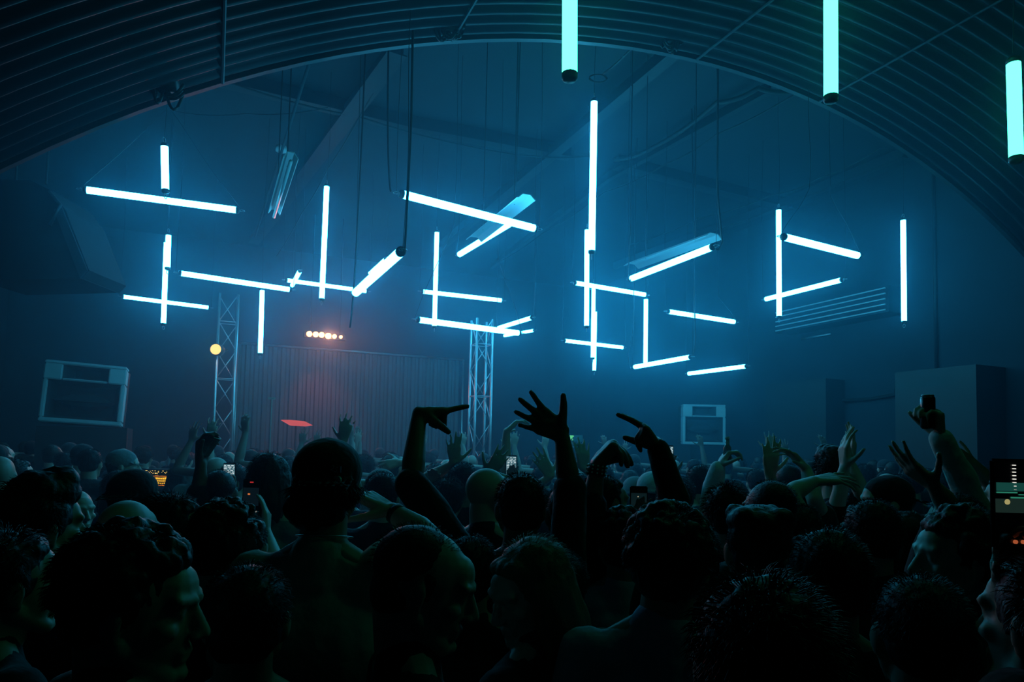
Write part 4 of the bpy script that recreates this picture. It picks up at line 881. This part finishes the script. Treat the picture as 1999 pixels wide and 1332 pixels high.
# bright small phones
for lab, px, py, d, rows in (('bright white-screened phone raised left of the filming phone', 447, 930, 3.9, 14), ('bright phone screen between the bald man and the raised arm', 998, 912, 4.4, 12), ('bright phone screen behind the pointing arm', 1304, 893, 4.3, 14)):
    rp, Mp, w2, h2 = phone(lab, px, py, d); rnd = random.Random(px)
    pscreen(rp, Mp, w2, h2, (.05, .13, .16), 1, [(-w2 * .86, -h2 * .9, w2 * .86, h2 * .9)], 'screen_image')
    rc = []
    for i in range(rows):
        z = h2 * (.85 - 1.7 * i / rows); x = -w2 * .8
        while x < w2 * .7: wd = rnd.uniform(.006, .02); rc.append((x, z - .005, min(x + wd, w2 * .8), z)); x += wd + rnd.uniform(.003, .012)
    pscreen(rp, Mp, w2, h2, (.8, .95, 1), 1.0, [(a, b - .001, c, e - .001) for a, b, c, e in rc], 'text_rows')
    pscreen(rp, Mp, w2, h2, (1, .6, .4), 1, [(-.004, -h2 * .96, .006, -h2 * .9)], 'red_dot')
    c = P(px, py, d); person('person holding up the ' + lab.replace('raised ', ''), P(px + (-14 if px < 600 else 22), 925 + (px % 7) * 3, d - .35) , 0, yaw=0, skin=1, hairk='short', shirt='black',
        arms={'R': dict(w=c - Z_ * .12 + X * .01, dir=(-.05, 0, 1), n=(0, -1, 0), curl=[.4, .4, .4, .5], thumb=.6)})
rp, Mp, w2, h2 = phone('phone turned sideways with a warm lamp image, right of the bent arm', 850, 943, 4.0, roll=90)
pscreen(rp, Mp, w2, h2, (.7, .75, 1), 1, [(-.03, .03, .0, .034), (-.03, .018, .0, .022)], 'white_row'); pscreen(rp, Mp, w2, h2, (1, .6, .2), 1, [(.0, .022, .012, .036)], 'warm_image')
person('person holding the sideways phone, beyond the black sleeve', (875, 935), 3.75, yaw=0, skin=1, hairk='messy', hcol='brown', shirt='navy', arms={'L': dict(w=(848, 962, 3.95), dir=(0, 0, 1), n=(0, -1, 0), curl=.4)})
# ---------------------------------------------------------------- the rest of the crowd
protos = []
G1 = 'dim people packed in the crowd before the stage'
LAB = ['short-haired dim person seen from behind deep in the crowd', 'shaggy-haired dim person seen from behind deep in the crowd', 'long-haired dim person seen from behind deep in the crowd', 'cropped-haired dim person in a pale top deep in the crowd', 'dim person deep in the crowd with one arm up, hand open', 'dim person deep in the crowd with both hands raised', 'dim person deep in the crowd in a plain beanie', 'bald dim person deep in the crowd']
base = Vector((-2.2, 8.5, 1.76))
specs = [dict(hairk='short', shirt='black'), dict(hairk='messy', shirt='navy', extra_top=.02), dict(hairk='bob', hcol='brown', shirt='charcoal'), dict(hairk='crop', shirt='grey', hcol='brown'),
    dict(hairk='short', shirt='charcoal', arms={'R': dict(w=base + Vector((.26, .12, .10)), e=base + Vector((.30, .05, -.16)), dir=(.1, .1, 1), n=(0, 1, 0), curl=.12, spread=1.5)}),
    dict(hairk='short', shirt='black', arms={'R': dict(w=base + Vector((.28, .15, .16)), e=base + Vector((.30, .05, -.10)), dir=(-.2, .1, 1), n=(0, 1, 0), curl=.2), 'L': dict(w=base + Vector((-.27, .15, .08)), e=base + Vector((-.32, .05, -.17)), dir=(.1, .1, 1), n=(0, 1, 0), curl=.1, spread=1.6)}),
    dict(hairk='short', shirt='navy', cap=('charcoal', False, 'beanie')), dict(hairk='bald', shirt='charcoal')]
for i, s in enumerate(specs):
    protos.append(person(LAB[i], base + Vector((i * .62, (i % 3) * .45, (-.05, .0, -.12, .02, .0, -.04, .03, -.02)[i])), 0, group=G1, skin=i % 3, vox=.010, **s)[0])
KIND = ['short-haired', 'shaggy-haired', 'bob-haired', 'crop-haired pale-topped', 'short-haired, one-arm-up', 'both-arms-up', 'beanie-wearing', 'bald']
MARK = [(110, 'left of the left loudspeaker'), (245, 'below the left loudspeaker'), (400, 'near the lit yellow mixer'), (480, 'below the left truss'), (600, 'before the left half of the ribbed cladding'), (760, 'before the red-lit cladding'), (905, 'left of the right truss'), (985, 'below the right truss'),
    (1130, 'beyond the open raised hand'), (1240, 'beyond the raised fist'), (1335, 'beyond the pointing hand'), (1430, 'below the right loudspeaker'), (1500, 'right of the right loudspeaker'), (1620, 'before the far dark cabinet'), (1745, 'between the two dark cabinets'), (1880, 'before the tall black cabinet'), (9999, 'at the far right wall')]
def crowd_label(j, px, dep):
    m = next(t for x_, t in MARK if px < x_); z_ = next(t for y_, t in ((4.4, 'front'), (5.8, 'second'), (7.4, 'third'), (9.2, 'fourth'), (99, 'hindmost')) if dep < y_)
    return 'dim %s person, %s crowd band, %s' % (KIND[j], z_, m)
taken = [Vector((o.location.x, o.location.y, 0)) for o in bpy.data.objects if o.type == 'EMPTY' and o.name.startswith('person')]
rnd = random.Random(11); n = 0
for row in range(19):
    d = 3.4 + row * .50; half = .80 * d; x = -half + rnd.uniform(0, .4)
    while x < half:
        p = Vector((x + rnd.uniform(-.08, .08), d + rnd.uniform(-.14, .14), 0)); x += rnd.uniform(.55, .78) * (1 + .035 * row); t, s = p.dot(tv), p.dot(nv)
        if not (T0 + 1.5 < t < T1 - 1.0 and s < 13.6) or any((p - q).length < .42 for q in taken): continue
        if abs(p.x - c0.x) < .4 and abs(p.y - c0.y) < .4: continue
        pxl = 999.5 + F * p.x / p.y
        if p.y > 4 and (275 < pxl < 345) and p.y < 8: continue
        j = rnd.choices(range(8), (26, 12, 9, 16, 9, 7, 6, 5))[0]
        if j in (4, 5) and (340 < pxl < 960): j = 0
        taken.append(p); dup(protos[j], p, R(rnd.uniform(-22, 22)), crowd_label(j, pxl, p.y), G1); n += 1
for o, j in zip(protos, range(8)): o['label'] = crowd_label(j, 999.5 + F * o.location.x / o.location.y, o.location.y)
by = {}
for o in bpy.data.objects:
    if o.get('group') == G1: by.setdefault(o['label'], []).append(o)
for l, os_ in by.items():
    if len(os_) > 1:
        for i, o in enumerate(sorted(os_, key=lambda q: q.location.y)): o['label'] = l + ', ' + ('nearest', 'second nearest', 'third nearest', 'fourth nearest', 'fifth nearest', 'sixth nearest')[min(i, 5)]
print('crowd', n)
